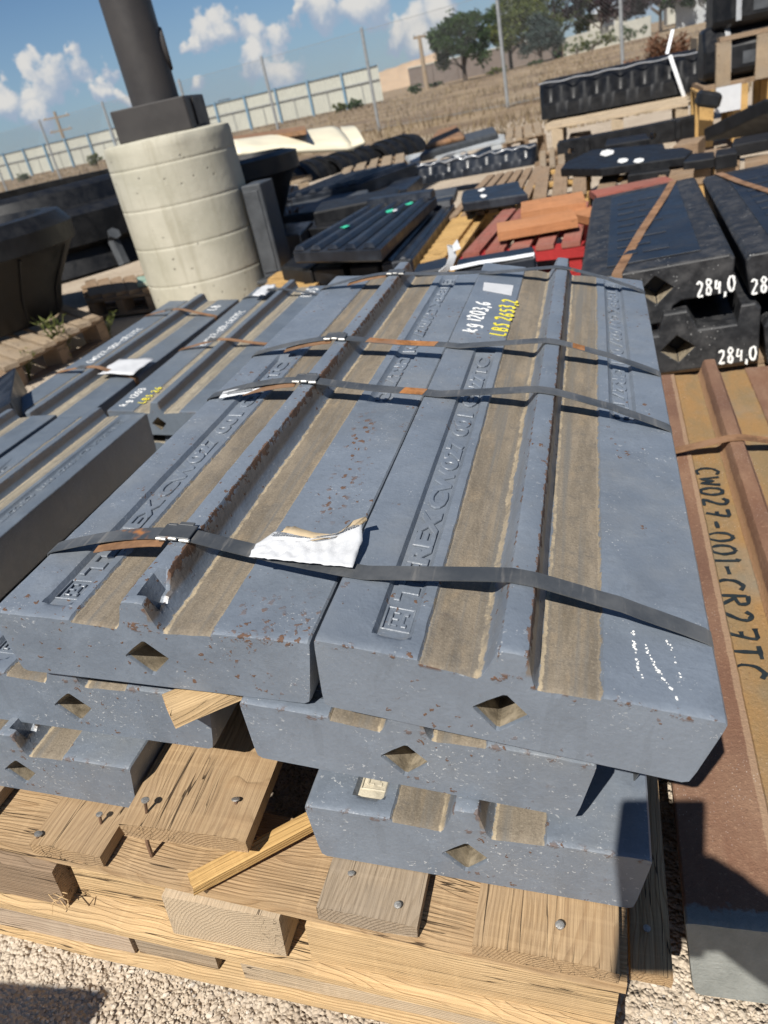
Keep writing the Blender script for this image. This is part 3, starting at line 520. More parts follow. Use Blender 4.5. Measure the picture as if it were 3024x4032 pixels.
def sd_round(x, y, x0, x1, y0, y1, r):   # < 0 inside a rounded rectangle
    cx, cy = (x0 + x1) / 2, (y0 + y1) / 2; qx = abs(x - cx) - (x1 - x0) / 2 + r; qy = abs(y - cy) - (y1 - y0) / 2 + r
    return math.hypot(max(qx, 0), max(qy, 0)) + min(max(qx, qy), 0) - r
def bar_mesh(L, seed, pockets=True, ystep=0.011, chip=None, T=BT, dark_pit=True, worn=0.0):
    ys = [0, .0018, .005, .010, .015, .020, .025, .030]; y = .035
    while y < L - .03: ys.append(y); y += ystep * (1 if y < .25 else 1.6)
    ys += [L - .02, L - .01, L - .004, L - .0015, L]
    bm = bmesh.new(); cols = []
    def hh(x, z, y):
        if pockets:
            for (x0, x1, y0, y1) in ((.0440, .0765, .020, .69), (BW - .0765, BW - .0440, L - .69, L - .020)):
                s = sd_round(x, y, x0, x1, y0, y1, .009); z -= .0066 * smoothstep(.0014, -.0024, s)
        z += .00045 * mnoise.noise((x * 40 + seed, y * 40, 1.0)) + .0007 * mnoise.noise((x * 9 + seed, y * 6, 4.0)) + .0003 * mnoise.noise((x * 130, y * 130, seed))
        rag = 0.0
        if chip and z > -.002 and x > .152:
            a = smoothstep(.010, .016, y) * (1 - smoothstep(.040, .056, y)) * smoothstep(.1605 + .003 * mnoise.noise((y * 90, seed, 0)), .1665, x)
            if x < .181: z = z * (1 - a) + min(z, .0065 + .006 * mnoise.noise((x * 120, y * 120, 9))) * a
        e = min(y, L - y); z -= .0016 * (1 - smoothstep(0, .0035, e)) + (.0010 * max(0, mnoise.noise((x * 60, seed, 2.2))) * (1 - smoothstep(0, .01, e)))
        return z
    for y in ys:
        row = []
        for (x, z) in PROF:
            xx = x + (.0009 * mnoise.noise((x * 20, y * 55, seed)) if .14 < x < .182 or abs(x - .0875) < .003 or abs(x - .232) < .003 else 0)
            row.append(bm.verts.new((xx, y, hh(x, z, y))))
        # sides and underside
        w = .0008 * mnoise.noise((y * 8, seed, 3)); e = min(y, L - y); ins = .0012 * (1 - smoothstep(0, .004, e))
        side = [(BW + .0005 + w - ins, -.012), (BW - .006 + w - ins, -T + .016), (BW - .0085 - ins, -T + .004), (BW - .0135 - ins, -T + ins), (.0135 + ins, -T + ins), (.0085 + ins, -T + .004), (.006 + w + ins, -T + .016), (-.0005 + w + ins, -.012)]
        row += [bm.verts.new((a, y, b)) for a, b in side]; cols.append(row)
    m = len(cols[0])
    for a, b in zip(cols[:-1], cols[1:]):
        for k in range(m): bm.faces.new((a[k], a[(k + 1) % m], b[(k + 1) % m], b[k]))
    bm.faces.new(cols[-1])
    # near end with the diamond hole
    outer = cols[0]; edges = [bm.edges.get((outer[k], outer[(k + 1) % m])) for k in range(m)]
    dia = [(.1357, -.0394), (.1468, -.0288), (.1580, -.0196), (.1612, -.0194), (.1708, -.0280), (.1817, -.0376), (.1812, -.0400), (.1700, -.0520), (.1606, -.0618), (.1576, -.0618), (.1470, -.0520), (.1360, -.0414)]
    inn = [bm.verts.new((a, 0, b)) for a, b in dia]; mid = [bm.verts.new((.1588 + (a - .1588) * .95, .004, -.0405 + (b + .0405) * .95)) for a, b in dia]; deep = [bm.verts.new((.1588 + (a - .1588) * .80, .052, -.0600 + (b + .0405) * .78)) for a, b in dia]
    n = len(inn); e2 = [bm.edges.new((inn[k], inn[(k + 1) % n])) for k in range(n)]
    r = bmesh.ops.triangle_fill(bm, edges=edges + e2, use_beauty=True, use_dissolve=False)
    for f in [g for g in r['geom'] if isinstance(g, bmesh.types.BMFace)]:
        c = f.calc_center_median()
    for k in range(n):
        for a, b, mi in ((inn, mid, 0), (mid, deep, 1)):
            f = bm.faces.new((a[k], b[k], b[(k + 1) % n], a[(k + 1) % n])); f.material_index = mi
    f = bm.faces.new(deep); f.material_index = 1
    bmesh.ops.recalc_face_normals(bm, faces=bm.faces)
    for f in bm.faces: f.smooth = True
    me = bpy.data.meshes.new('body'); bm.to_mesh(me); bm.free(); me.set_sharp_from_angle(angle=math.radians(28)); return me
def text_mesh(txt, size, extrude=.0009, bevel=.0005, spacing=1.0):
    cu = bpy.data.curves.new('t', 'FONT'); cu.body = txt; cu.size = size; cu.extrude = extrude; cu.bevel_depth = bevel; cu.bevel_resolution = 1; cu.space_character = spacing; cu.resolution_u = 3; cu.offset = bevel * 0.4
    o = bpy.data.objects.new('t', cu); COL.objects.link(o); dg = bpy.context.evaluated_depsgraph_get(); me = bpy.data.meshes.new_from_object(o.evaluated_get(dg)); bpy.data.objects.remove(o); return me
def lettering(root, txt, x, y0, length, size, z, m, rev=False, name='raised_lettering'):
    me = text_mesh(txt, 1.0, .02, .045); xs = [v.co.x for v in me.vertices]; yy = [v.co.y for v in me.vertices]; sx = length / (max(xs) - min(xs)); sy = size / (max(yy) - min(yy)); mx, my = min(xs), min(yy)
    for v in me.vertices:
        u = (v.co.x - mx) * sx; w = (v.co.y - my) * sy; h = (v.co.z + .03) * .026
        v.co = (x - w, y0 + u, z + h) if not rev else (x + w, y0 - u, z + h)
    me.materials.clear(); me.materials.append(m); me.polygons.foreach_set('use_smooth', [True] * len(me.polygons)); me.set_sharp_from_angle(angle=math.radians(30))
    return link(bpy.data.objects.new(name, me), root, WM[root.name])
def logo(root, m, rev, L):      # square emblem in front of the lettering: a frame round blocky strokes
    mb = MB()
    def q(x0, x1, y0, y1, z=-.0060):
        if rev: x0, x1, y0, y1 = BW - x1, BW - x0, L - y1, L - y0
        mb.box(((x0 + x1) / 2, (y0 + y1) / 2, z), (x1 - x0, y1 - y0, .0030))
    q(.0478, .0496, .033, .064); q(.0722, .0740, .033, .064); q(.0496, .0722, .033, .035); q(.0496, .0722, .062, .064)
    q(.0530, .0550, .039, .058); q(.0550, .0610, .039, .0415); q(.0550, .0610, .047, .0495); q(.0550, .0610, .0555, .058); q(.0640, .0690, .039, .0435); q(.0640, .0690, .0535, .058); q(.0640, .0665, .0435, .0535)
    me = mb.mesh('emblem', m); bevel_mesh(me, .0007); o = link(bpy.data.objects.new('emblem', me), root, WM[root.name]); return o
def blow_bar(name, F, mat, label, L=1.2, seed=0, marks=True, chip=None, ystep=.011, pockets=True, pit=None, T=BT, group=None, cat='blow bar'):
    root = thing(name, label, cat, F, group)
    me = bar_mesh(L, seed, pockets, ystep, chip, T); me.materials.append(mat); me.materials.append(pit or M['pit']); link(bpy.data.objects.new('body', me), root, F)
    if pockets:
        for rev in ((False, True) if marks else (False,)):
            z = -.0064
            if not rev: lettering(root, 'TEREX CW027 001 CR27TC', .0722, .073, .600, .0215, z, mat)
            else: lettering(root, 'TEREX CW027 001 CR27TC', BW - .0722, L - .073, .600, .0215, z, mat, True)
            logo(root, mat, rev, L)
    return root
G6 = 'painted bars strapped in the front bundle'
bars = {}
bars['R'] = blow_bar('blow_bar', FR['R'], M['paint'], 'grey top right bar of the front bundle, with white kg and yellow LBS writing', seed=1.0, ystep=.009, group=G6)
bars['L'] = blow_bar('blow_bar', FR['L'], M['paint_rusty'], 'grey rust-spotted top left bar of the front bundle, with a broken rib end', seed=5.0, ystep=.009, chip=True, group=G6)
bars['R2'] = blow_bar('blow_bar', FR['R2'], M['paint_chip'], 'grey chipped blow bar in the middle layer at right, set back from the plank below', seed=9.0, ystep=.03, marks=False, group=G6)
bars['L2'] = blow_bar('blow_bar', FR['L2'], M['paint_chip'], 'grey blow bar in the middle layer at left, with a broken wood wedge on it', seed=13.0, ystep=.03, marks=False, group=G6)
bars['R3'] = blow_bar('blow_bar', FR['R3'], M['paint_chip'], 'lowest right grey blow bar resting on the weathered pallet planks, emblem showing', seed=17.0, ystep=.03, marks=True, group=G6)
_r3 = bars['R3']
mb = MB(); mb.box((.0604, .046, -.0063), (.0262, .045, .0012)); me = mb.mesh('bare_patch', M['bare']); bevel_mesh(me, .0003); link(bpy.data.objects.new('bare_patch', me), _r3, FR['R3'])
for ch in _r3.children:
    if ch.name.startswith('emblem') and ch.data.vertices[0].co.y < .3: ch.data.materials[0] = M['bare']
bars['L3'] = blow_bar('blow_bar', FR['L3'], M['paint_chip'], 'lowest left grey blow bar beside the raised plank with nails', seed=21.0, ystep=.03, marks=False, chip=True, group=G6)

# ---- handwriting: stroke letters
SF = {'0': [[(.5, 1), (.15, .8), (.05, .4), (.3, 0), (.7, .05), (.95, .5), (.8, .9), (.5, 1)]], '1': [[(.3, .8), (.55, 1), (.5, 0)]], '2': [[(.1, .8), (.4, 1), (.8, .85), (.75, .6), (.1, .02), (.95, .05)]], '3': [[(.1, .9), (.5, 1), (.8, .8), (.4, .55), (.85, .35), (.7, .05), (.1, .05)]],
 '4': [[(.35, 1), (.05, .4), (.85, .45)], [(.75, .9), (.65, 0)]], '5': [[(.9, 1), (.25, .97), (.2, .6), (.7, .6), (.85, .3), (.6, .02), (.1, .06)]], '6': [[(.75, 1), (.3, .7), (.1, .3), (.35, 0), (.8, .15), (.75, .45), (.2, .4)]], '7': [[(.05, .95), (.95, 1), (.45, 0)], [(.3, .5), (.8, .52)]], '8': [[(.8, .9), (.4, 1), (.15, .8), (.8, .3), (.6, 0), (.15, .1), (.2, .4), (.8, .75), (.8, .9)]],
 '9': [[(.8, .9), (.4, 1), (.15, .75), (.4, .5), (.8, .65), (.85, .95), (.7, 0)]], ',': [[(.4, .12), (.45, 0), (.25, -.22)]], '-': [[(.1, .45), (.9, .5)]], 'C': [[(.95, .85), (.6, 1), (.15, .75), (.05, .35), (.35, 0), (.9, .1)]], 'W': [[(0, 1), (.2, .02), (.5, .75), (.75, 0), (1, 1)]], 'R': [[(.1, 0), (.15, 1)], [(.1, .98), (.75, .95), (.85, .65), (.15, .5)], [(.35, .5), (.95, 0)]],
 'T': [[(0, .97), (1, 1)], [(.5, .97), (.45, 0)]], 'L': [[(.25, 1), (.1, .03), (.85, .05)]], 'B': [[(.15, 0), (.2, 1)], [(.15, .98), (.7, .95), (.75, .6), (.2, .52), (.9, .4), (.75, .02), (.1, .02)]], 'S': [[(.85, .9), (.5, 1), (.2, .8), (.75, .4), (.65, .05), (.1, .05)]], 'k': [[(.15, 1), (.1, 0)], [(.75, .65), (.15, .3), (.8, 0)]], 'g': [[(.8, .6), (.4, .65), (.15, .35), (.4, .1), (.8, .3), (.8, .6), (.75, -.25), (.2, -.25)]], 'A': [[(.05, 0), (.5, 1), (.95, 0)], [(.2, .4), (.8, .4)]], 'x': [[(.1, .6), (.9, 0)], [(.9, .6), (.1, 0)]], ' ': []}
def handwriting(root, txt, F, height, adv, w, m, name='handwriting', seed=0, jit=.03, drip=0.0):
    """F: local X along the line, Y towards the letter tops, Z off the surface"""
    rnd = random.Random(seed); mb = MB(); x = 0
    for ch in txt:
        cw = adv * (0.5 if ch in ',1 ' else 1.0); dy = rnd.uniform(-.05, .05); sc = rnd.uniform(.92, 1.08)
        for st in SF[ch]:
            pts = []
            for (a, b), (c, d) in zip(st[:-1], st[1:]):
                for k in range(4): pts.append((a + (c - a) * k / 4, b + (d - b) * k / 4))
            pts.append(st[-1]); pts = [(pts[max(i - 1, 0)][0] * .25 + p[0] * .5 + pts[min(i + 1, len(pts) - 1)][0] * .25, pts[max(i - 1, 0)][1] * .25 + p[1] * .5 + pts[min(i + 1, len(pts) - 1)][1] * .25) for i, p in enumerate(pts)]
            mb.ribbon([F @ Vector((x + p[0] * cw * .78 + rnd.uniform(-jit, jit) * adv * .2, (p[1] * sc + dy) * height, .0006)) for p in pts], F.to_3x3() @ Vector((0.6, 0.8, 0)) if False else [F.to_3x3() @ Vector((-(pts[min(i + 1, len(pts) - 1)][1] - pts[max(i - 1, 0)][1]) * height, (pts[min(i + 1, len(pts) - 1)][0] - pts[max(i - 1, 0)][0]) * cw, 1e-6)) for i in range(len(pts))], [w * (1 + .55 * mnoise.noise((i * .55 + x * 90, seed, 1.5))) for i in range(len(pts))], .0006)
        x += cw
    return mb.build(name, m, root)
def LF(F, o, X, Y): return F @ fr(o, X, Y, None)
handwriting(bars['R'], 'kg 1203,6', LF(FR['R'], (.036, .765, 0), (0.05, 1, 0), (-1, 0.05, 0)), .026, .0225, .0042, M['white'], 'white_handwriting', 4)
handwriting(bars['R'], 'LBS 2653,2', LF(FR['R'], (.084, .765, 0), (0.03, 1, 0), (-1, 0.03, 0)), .026, .0222, .0046, M['yellow'], 'yellow_handwriting', 8)
def chalk():
    rnd = random.Random(5); mb = MB(); F = FR['R']
    for pts in ([(2492, 2488), (2500, 2560), (2512, 2620), (2535, 2682)], [(2528, 2510), (2555, 2570), (2580, 2625), (2625, 2690), (2655, 2735), (2675, 2756), (2692, 2745), (2688, 2705), (2675, 2650), (2660, 2600), (2645, 2550), (2618, 2512)]):
        lo = [PL(F, x, y, 2, .0006) for x, y in pts]
        for a, b in zip(lo[:-1], lo[1:]):
            n = max(2, int((b - a).length / .0011))
            for k in range(n):
                if mnoise.noise((k * .23, lo[0].x * 90, b.x * 50)) < -.05 or rnd.random() < .25: continue
                p = a.lerp(b, k / n) + Vector((rnd.uniform(-.0012, .0012), rnd.uniform(-.0012, .0012), 0)); r = rnd.uniform(.0005, .0014); an = rnd.uniform(0, 3)
                mb.hexa([F @ (p + Vector((math.cos(an + t * 1.26) * r * rnd.uniform(.6, 1.3), math.sin(an + t * 1.26) * r * rnd.uniform(.6, 1.3), 0))) for t in range(5)], [F @ (p + Vector((math.cos(an + t * 1.26) * r * .7, math.sin(an + t * 1.26) * r * .7, .0004))) for t in range(5)])
    mb.build('chalk_scrawl', M['white'], bars['R'])
chalk()

# ------------------------------------------------------------------ front pallet (in the frame of the lowest right bar)
F3 = FR['R3']
pal = thing('wooden_pallet', 'broken weathered pallet under the front bundle of painted bars', 'pallet', F3 @ Matrix.Translation((-.15, .5, -.25)))
UP3 = F3.to_3x3() @ Vector((0, 0, 1))
def pb(name, a, b, w, t, m, ragged=0.0, parent=None, label=None):
    return board(name, F3 @ Vector(a), F3 @ Vector(b), w, t, m, pal if parent is None else parent, UP3, ragged, label)
planks = {}
planks['C'] = pb('plank', (.070, -.058, -.0775), (.078, 1.12, -.0775), .099, .020, M['woodgrey'], .006)
planks['D'] = pb('plank', (.2375, -.0615, -.0775), (.245, 1.12, -.0775), .130, .020, M['wood'], .002)
planks['A'] = pb('plank', (-.268, -.048, -.0775), (-.262, 1.12, -.0775), .088, .019, M['wood'], .008)
planks['Z'] = pb('plank', (-.445, -.040, -.0775), (-.440, 1.12, -.0775), .110, .019, M['woodgrey'], .004)
pb('plank', (-.040, .13, -.0775), (-.036, 1.12, -.0775), .10, .019, M['woodbrown'])  # added plank, hides sunlit gravel so the gap stays dark
for k, q in (('0', .52), ('1', 1.08)):
    pb('stringer_board', (-.60, q, -.0985), (.31, q - .02, -.0985), .10, .018, M['woodgrey'])
pb('stringer_board', (-.66, .022, -.0985), (.312, -.008, -.0985), .100, .0175, M['wood'])
# the low outermost deck board at the right edge, mostly in shade
pE = [PL(F3, x, y, 2, -.118) for x, y in ((2484, 3826), (2650, 3845))]
planks['E'] = pb('plank', ((pE[0].x + pE[1].x) / 2, pE[0].y, -.118), ((pE[0].x + pE[1].x) / 2 + .006, 1.12, -.118), pE[1].x - pE[0].x, .016, M['wood'], .001)
def block(a, b, m, name='block', ragged=0.0):    # local box corners
    c = [(p + q) / 2 for p, q in zip(a, b)]
    return board(name, F3 @ Vector((a[0], c[1], b[2])), F3 @ Vector((b[0], c[1], b[2])), b[1] - a[1], b[2] - a[2], m, pal, UP3, ragged, nx=4)
def block_end(a, b, m):      # grain running back: sawn end towards the camera
    c = (a[0] + b[0]) / 2
    return board('block', F3 @ Vector((c, a[1], b[2])), F3 @ Vector((c, b[1], b[2])), b[0] - a[0], b[2] - a[2], m, pal, UP3, .002, nx=4)
YF = -.047
block((-.62, YF, -.182), (-.295, .05, -.118), M['woodbrown'])
block((-.285, YF + .016, -.182), (-.150, .06, -.1175), M['woodnew'])
o = block_end((-.158, YF - .006, -.186), (-.026, .06, -.1170), M['woodpale'])
block((.002, YF - .004, -.183), (.306, .05, -.1172), M['woodnew'])
for y in (.5, 1.05):
    for x in (-.6, -.17, .2): block((x, y, -.182), (x + .1, y + .09, -.118), M['woodbrown'])
pb('bottom_board', (-.78, -.005, -.1865), (.307, -.020, -.1865), .092, .013, M['woodnew'])
pb('bottom_board', (-.6, .53, -.1865), (.307, .53, -.1865), .1, .013, M['woodpale']); pb('bottom_board', (-.6, 1.08, -.1865), (.307, 1.08, -.1865), .1, .013, M['woodpale'])
# skid below: short beams over a thin runner board
skid = thing('wooden_skid', 'low pale wooden skid lying on the gravel under the broken front pallet', 'skid', F3 @ Matrix.Translation((-.2, .3, -.26)))
def sb(a, b, m, name='beam'):
    return board(name, F3 @ Vector((a[0], (a[1] + b[1]) / 2, b[2])), F3 @ Vector((b[0], (a[1] + b[1]) / 2, b[2])), b[1] - a[1], b[2] - a[2], m, skid, UP3, 0.001, nx=4)
YS = -.052
sb((-.80, YS, -.246), (-.222, .03, -.2005), M['woodpink']); sb((-.219, YS + .003, -.246), (-.118, .03, -.2005), M['woodgrey']); sb((-.086, YS, -.246), (.306, .03, -.2005), M['woodpale'])
for y in (.5, 1.05): sb((-.6, y, -.246), (.30, y + .08, -.2005), M['woodpale'])
sb((-.80, YS - .008, -.259), (.310, .04, -.2465), M['woodnew'], 'runner_board')

# raised loose plank with its nails, and the stick beside it
bf = [PL(F3, x, y, 2, -.038) for x, y in ((466, 3244), (957, 3328))]; bb = [PL(F3, x, y, 2, -.038) for x, y in ((640, 2955), (1075, 3000))]
a = (bf[0] + bf[1]) / 2; b = (bb[0] + bb[1]) / 2; wB = (bf[1] - bf[0]).length
dirB = (b - a).normalized()
lp = board('loose_plank', F3 @ a, F3 @ (a + dirB * 1.05), wB, .022, M['wood'], None, UP3, .007, nx=14)
tag(lp, 'raised wide plank with bent nails sticking out, between the two lowest bars', 'plank')
def nail(px, py, z, h, parent, lean=(0, 0), F=F3, r=.0016, hr=.0043, up_local=True):
    """head of a nail seen at a pixel, standing h above the level z of the frame"""
    p = PL(F, px, py, 2, z + h); q = Vector((p.x - lean[0], p.y - lean[1], z - .004)); mb = MB(); mb.tube([F @ q, F @ p], r, 8)
    d = (p - q).normalized(); mb2 = MB(); mb2.tube([F @ (p - d * .0009), F @ (p + d * .0006), F @ (p + d * .0011)], [hr, hr, hr * .7], 14)
    o = mb.build('nail', M['nail'], parent, 40); mb2.build('nail_head', M['nailhead'], o if parent.parent is None else o, 40); return o
nail(572, 3150, -.038, .016, lp, (.001, .004)); nail(928, 3146, -.038, .004, lp, (-.001, .004), hr=.0045)
nail(151, 3283, -.0775, .004, planks['A'], (.002, .003)); nail(391, 3206, -.0775, .013, planks['A'], (0, .003), hr=.0036)
nail(1383, 3438, -.0775, .003, planks['C'], (0, .003), hr=.0036); nail(1566, 3563, -.0775, .004, planks['C'], hr=.0036)
nail(2204, 3642, -.0775, .006, planks['D'], hr=.0042); nail(2547, 3655, -.118, .004, planks['E'], hr=.0036)
def spike(pts, parent, r=.0021, name='nail', lab=None):
    mb = MB(); mb.tube([F3 @ p for p in pts], r, 8); return mb.build(name, M['nail'], parent, 40)
p0 = PL(F3, 600, 3374, 2, -.0985); spike([p0 - Vector((0, 0, .003)), p0 + Vector((-.001, .001, .02)), Vector((p0.x - .002, p0.y + .006, -.056))], lp)
p1 = PL(F3, 1019, 3374, 2, -.0985); n1 = spike([p1 - Vector((0, 0, .003)), p1 + Vector((-.0015, .0, .010)), p1 + Vector((-.0035, .002, .017)), p1 + Vector((-.001, .006, .023))], pal, .0024)
s0 = PL(F3, 738, 3474, 2, -.078); s1 = PL(F3, 1230, 3212, 2, -.070)
st = board('wood_stick', F3 @ s0, F3 @ (s1 + (s1 - s0).normalized() * .05), .019, .014, M['woodhoney'], None, UP3, .003, nx=6)
tag(st, 'thin honey-coloured offcut stick lying aslant on the front pallet', 'stick')
# broken wedge between the layers
F2 = FR['L2']
w0 = PL(F2, 636, 2772, 2, .022); w1 = w0 + Vector((.11, .10, .0))
wd = board('wood_wedge', F2 @ w0, F2 @ w1, .040, .019, M['woodnew'], None, F2.to_3x3() @ Vector((-.15, .1, 1)), .012, nx=6)
tag(wd, 'broken piece of new wood wedged between the top and middle left bars', 'wedge')
mb = MB(); rnd = random.Random(9); c0 = PL(F3, 225, 3515, 1, YF - .004)
for i in range(9):
    a = c0 + Vector((rnd.uniform(-.012, .02), rnd.uniform(-.006, .003), rnd.uniform(-.012, .006))); b = a + Vector((rnd.uniform(-.02, .02), rnd.uniform(-.008, .004), rnd.uniform(-.012, .012))); mb.tube([F3 @ a, F3 @ b], .0006, 5)
mb.build('splinters', M['woodnew'], pal)

# ------------------------------------------------------------------ steel straps
SG = 'steel straps round the front bundle'
def strap(label, yL, yR, lift, sealx=.155, m=None, ends=(True, True), seal=True, width=.0205, patch=()):
    L_, R_ = FR['L'], FR['R']; pts = []; wd = []
    def add(F, x, y, z): pts.append(F @ Vector((x, y, z))); wd.append(F.to_3x3() @ Vector((0, 1, 0)))
    add(L_, -.010, yL, -.075); add(L_, -.006, yL, -.03); add(L_, -.0028, yL, -.006); add(L_, -.0005, yL, .0005)
    add(L_, .006, yL, .0035)
    for k in range(1, 9):
        q = k / 9; add(L_, .006 + (.142 - .006) * q, yL + (.004 * math.sin(q * 3)), .0035 + (.0305 - .0035) * q + lift * math.sin(math.pi * q))
    add(L_, .147, yL, .0300); add(L_, .160, yL, .0292); add(L_, .172, yL, .0292)
    pa = L_ @ Vector((.172, yL, .0292)); pb_ = R_ @ Vector((.0, yR, .0022))
    for k in range(1, 10):
        q = k / 10; pts.append(pa.lerp(pb_, q) - Vector((0, 0, .002 * math.sin(math.pi * q)))); wd.append(R_.to_3x3() @ Vector((0, 1, 0)))
    add(R_, .0, yR, .0020); add(R_, .02, yR, .0026)
    for k in range(1, 7): q = k / 7; add(R_, .02 + .127 * q, yR, .0026 + .0266 * q)
    add(R_, .149, yR, .0291); add(R_, .160, yR, .0292); add(R_, .1715, yR, .0289)
    for k in range(1, 8): q = k / 8; add(R_, .1715 + .146 * q, yR, .0289 * (1 - q) + .0030 * q + .0022 * math.sin(math.pi * q) + (.0010 if 3 < k < 5 else 0))
    add(R_, .3195, yR, .0018); add(R_, .3245, yR, -.001); add(R_, .3268, yR, -.008); add(R_, .3235, yR, -.035); add(R_, .319, yR, -.078); add(R_, .30, yR, -.19)
    root = thing('steel_strap', label, 'strap', Matrix.Translation(pts[len(pts) // 2]), SG)
    mb = MB(); mb.ribbon(pts, wd, width, .0011); mb.build('band', m or M['strap'], root, 35)
    for i0, i1 in patch: mb = MB(); mb.ribbon([p + Vector((0, 0, .0006)) for p in pts[i0:i1]], wd[i0:i1], width * .97, .0006); mb.build('rust_patch', M['orange_rust'], root)
    if seal:
        Fs = L_ @ fr((sealx, yL + .001, .0318), (1, .02, -.03), (0, 1, 0), None)
        mb = MB(); mb.box(Fs @ Vector((0, 0, .0008)), (.034, width + .0035, .0022), Fs.to_3x3()); mb.box(Fs @ Vector((.004, width / 2 + .004, .001)), (.016, .006, .002), Fs.to_3x3()); mb.box(Fs @ Vector((-.010, width / 2 + .001, .0012)), (.010, .004, .002), Fs.to_3x3()); mb.build('seal', M['strap'], root, bevel=.0006)
        mb = MB()
        for dx in (-.0125, .0, .0125): mb.box(Fs @ Vector((dx, -width / 2 - .0022, -.0004 + (.0012 if dx == 0 else 0))), (.0095 if dx == 0 else .0115, .004, .0032), Fs.to_3x3())
        mb.build('crimp', M['seal'], root, bevel=.0008)
        # free tail of the strap below the seal
        tail = [L_ @ Vector((.145 - .085 * k / 6, yL - .010 + .004 * k / 6, .0275 - .017 * (k / 6) ** 1.4)) for k in range(7)]
        mb = MB(); mb.ribbon(tail, L_.to_3x3() @ Vector((0, 1, .12)), .016, .001); mb.build('tail', M['straprust'], root, 35)
    return root
strap('nearest dark steel strap across the front bundle, running under the torn white label', .106, .094, .0022)
strap('second dark steel strap from the front, with a white tag on its left end', .515, .503, .0032, .158, patch=((23, 26),))
strap('third steel strap from the front, with a long orange rust patch', .697, .690, .0018, .150, patch=((17, 25), (36, 38)))
strap('farthest dark steel strap at the back end of the front bundle', 1.095, 1.113, .002, .164)

# ------------------------------------------------------------------ labels and tags
LL = FR['L']; RR = FR['R']
def sheet(name, label, cat, outline, m, extra=None, wav=.0022, F=LL, seed=1):
    """crumpled sheet: grid clipped to a polygon by (u,v) rows"""
def torn_label():
    root = thing('paper_label', 'torn white label with a brown back, crumpled over the nearest strap', 'label', LL @ Matrix.Translation((.28, .13, .02)))
    # edge points from the photograph, on a surface that sags from the strap to the seam
    bot = [(980, 2193), (1080, 2204), (1180, 2214), (1290, 2226), (1388, 2236)]; mid_ = [(1008, 2145), (1110, 2132), (1210, 2135), (1310, 2128), (1428, 2130)]; top = [(1086, 2092), (1150, 2104), (1230, 2124), (1320, 2110), (1424, 2052)]
    rnd = random.Random(4); rows = []
    def hz(r, c): return (.0335 - .0006 * c) + (.0 if r == 0 else (.004 if r == 1 else .006 + .0045 * c / 4))
    nU, nV = 32, 16; base = [[PL(LL, x, y, 2, hz(r, c)) for c, (x, y) in enumerate(q)] for r, q in enumerate((bot, mid_, top))]
    def at(u, v):
        cu = u * 4; i = min(3, int(cu)); fu = cu - i; rv = v * 2; j = min(1, int(rv)); fv = rv - j
        a = base[j][i].lerp(base[j][i + 1], fu); b = base[j + 1][i].lerp(base[j + 1][i + 1], fu); return a.lerp(b, fv)
    mb = MB(); grid = []
    for j in range(nV + 1):
        for i in range(nU + 1):
            u, v = i / nU, j / nV; p = at(u, v); k = .0032 * math.exp(-((v - .28) / .22) ** 2) + .0005
            p.z += k * mnoise.noise((u * 13, v * 7, 2.0)) + k * .8 * mnoise.noise((u * 30, v * 16, 5.0)) + .0006; mb.v.append(LL @ p)
    w = nU + 1; mb.f = [(j * w + i, j * w + i + 1, (j + 1) * w + i + 1, (j + 1) * w + i) for j in range(nV) for i in range(nU)]; mb.mi = [0] * len(mb.f)
    o = mb.build('sheet', M['paper'], root, 60); so_ = o.modifiers.new('t', 'SOLIDIFY'); so_.thickness = .0004; so_.offset = -1
    mb = MB(); n = 24      # brown backing showing beyond the tear
    tp = [PL(LL, x, y, 2, (.0395 + .0008 * i)) for i, (x, y) in enumerate([(1112, 2092), (1128, 2074), (1160, 2074), (1240, 2098), (1300, 2104), (1345, 2092), (1392, 2050), (1440, 2034), (1446, 2048)])]
    for i in range(n + 1):
        q = i / n * 8; a = min(7, int(q)); t = tp[a].lerp(tp[a + 1], q - a); bt = at(i / n * .985 + .012, .93); bt.z -= .0012
        t.y += .0016 * mnoise.noise((i * .9, 3, 1)); mb.v += [LL @ bt, LL @ t]
    mb.f = [(2 * i, 2 * i + 2, 2 * i + 3, 2 * i + 1) for i in range(n)]; mb.mi = [0] * n
    o = mb.build('backing', M['card'], root, 60); so_ = o.modifiers.new('t', 'SOLIDIFY'); so_.thickness = .0004; so_.offset = -1
    mb = MB(); rnd = random.Random(2)      # rows of small grey print below the tear
    for (v, u0, u1) in ((.90, .06, .20), (.83, .05, .5), (.77, .06, .42), (.93, .52, .93), (.88, .60, .97)):
        u = u0
        while u < u1:
            du = rnd.uniform(.006, .02); a = at(u, v); b = at(min(u + du, u1), v)
            for p in (a, b): p.z += .0028
            mb.ribbon([LL @ a, LL @ b], LL.to_3x3() @ Vector((0, 1, 0)), .0014, .0002); u += du + rnd.uniform(.002, .008)
    mb.build('fine_print', M['print'], root)
torn_label()
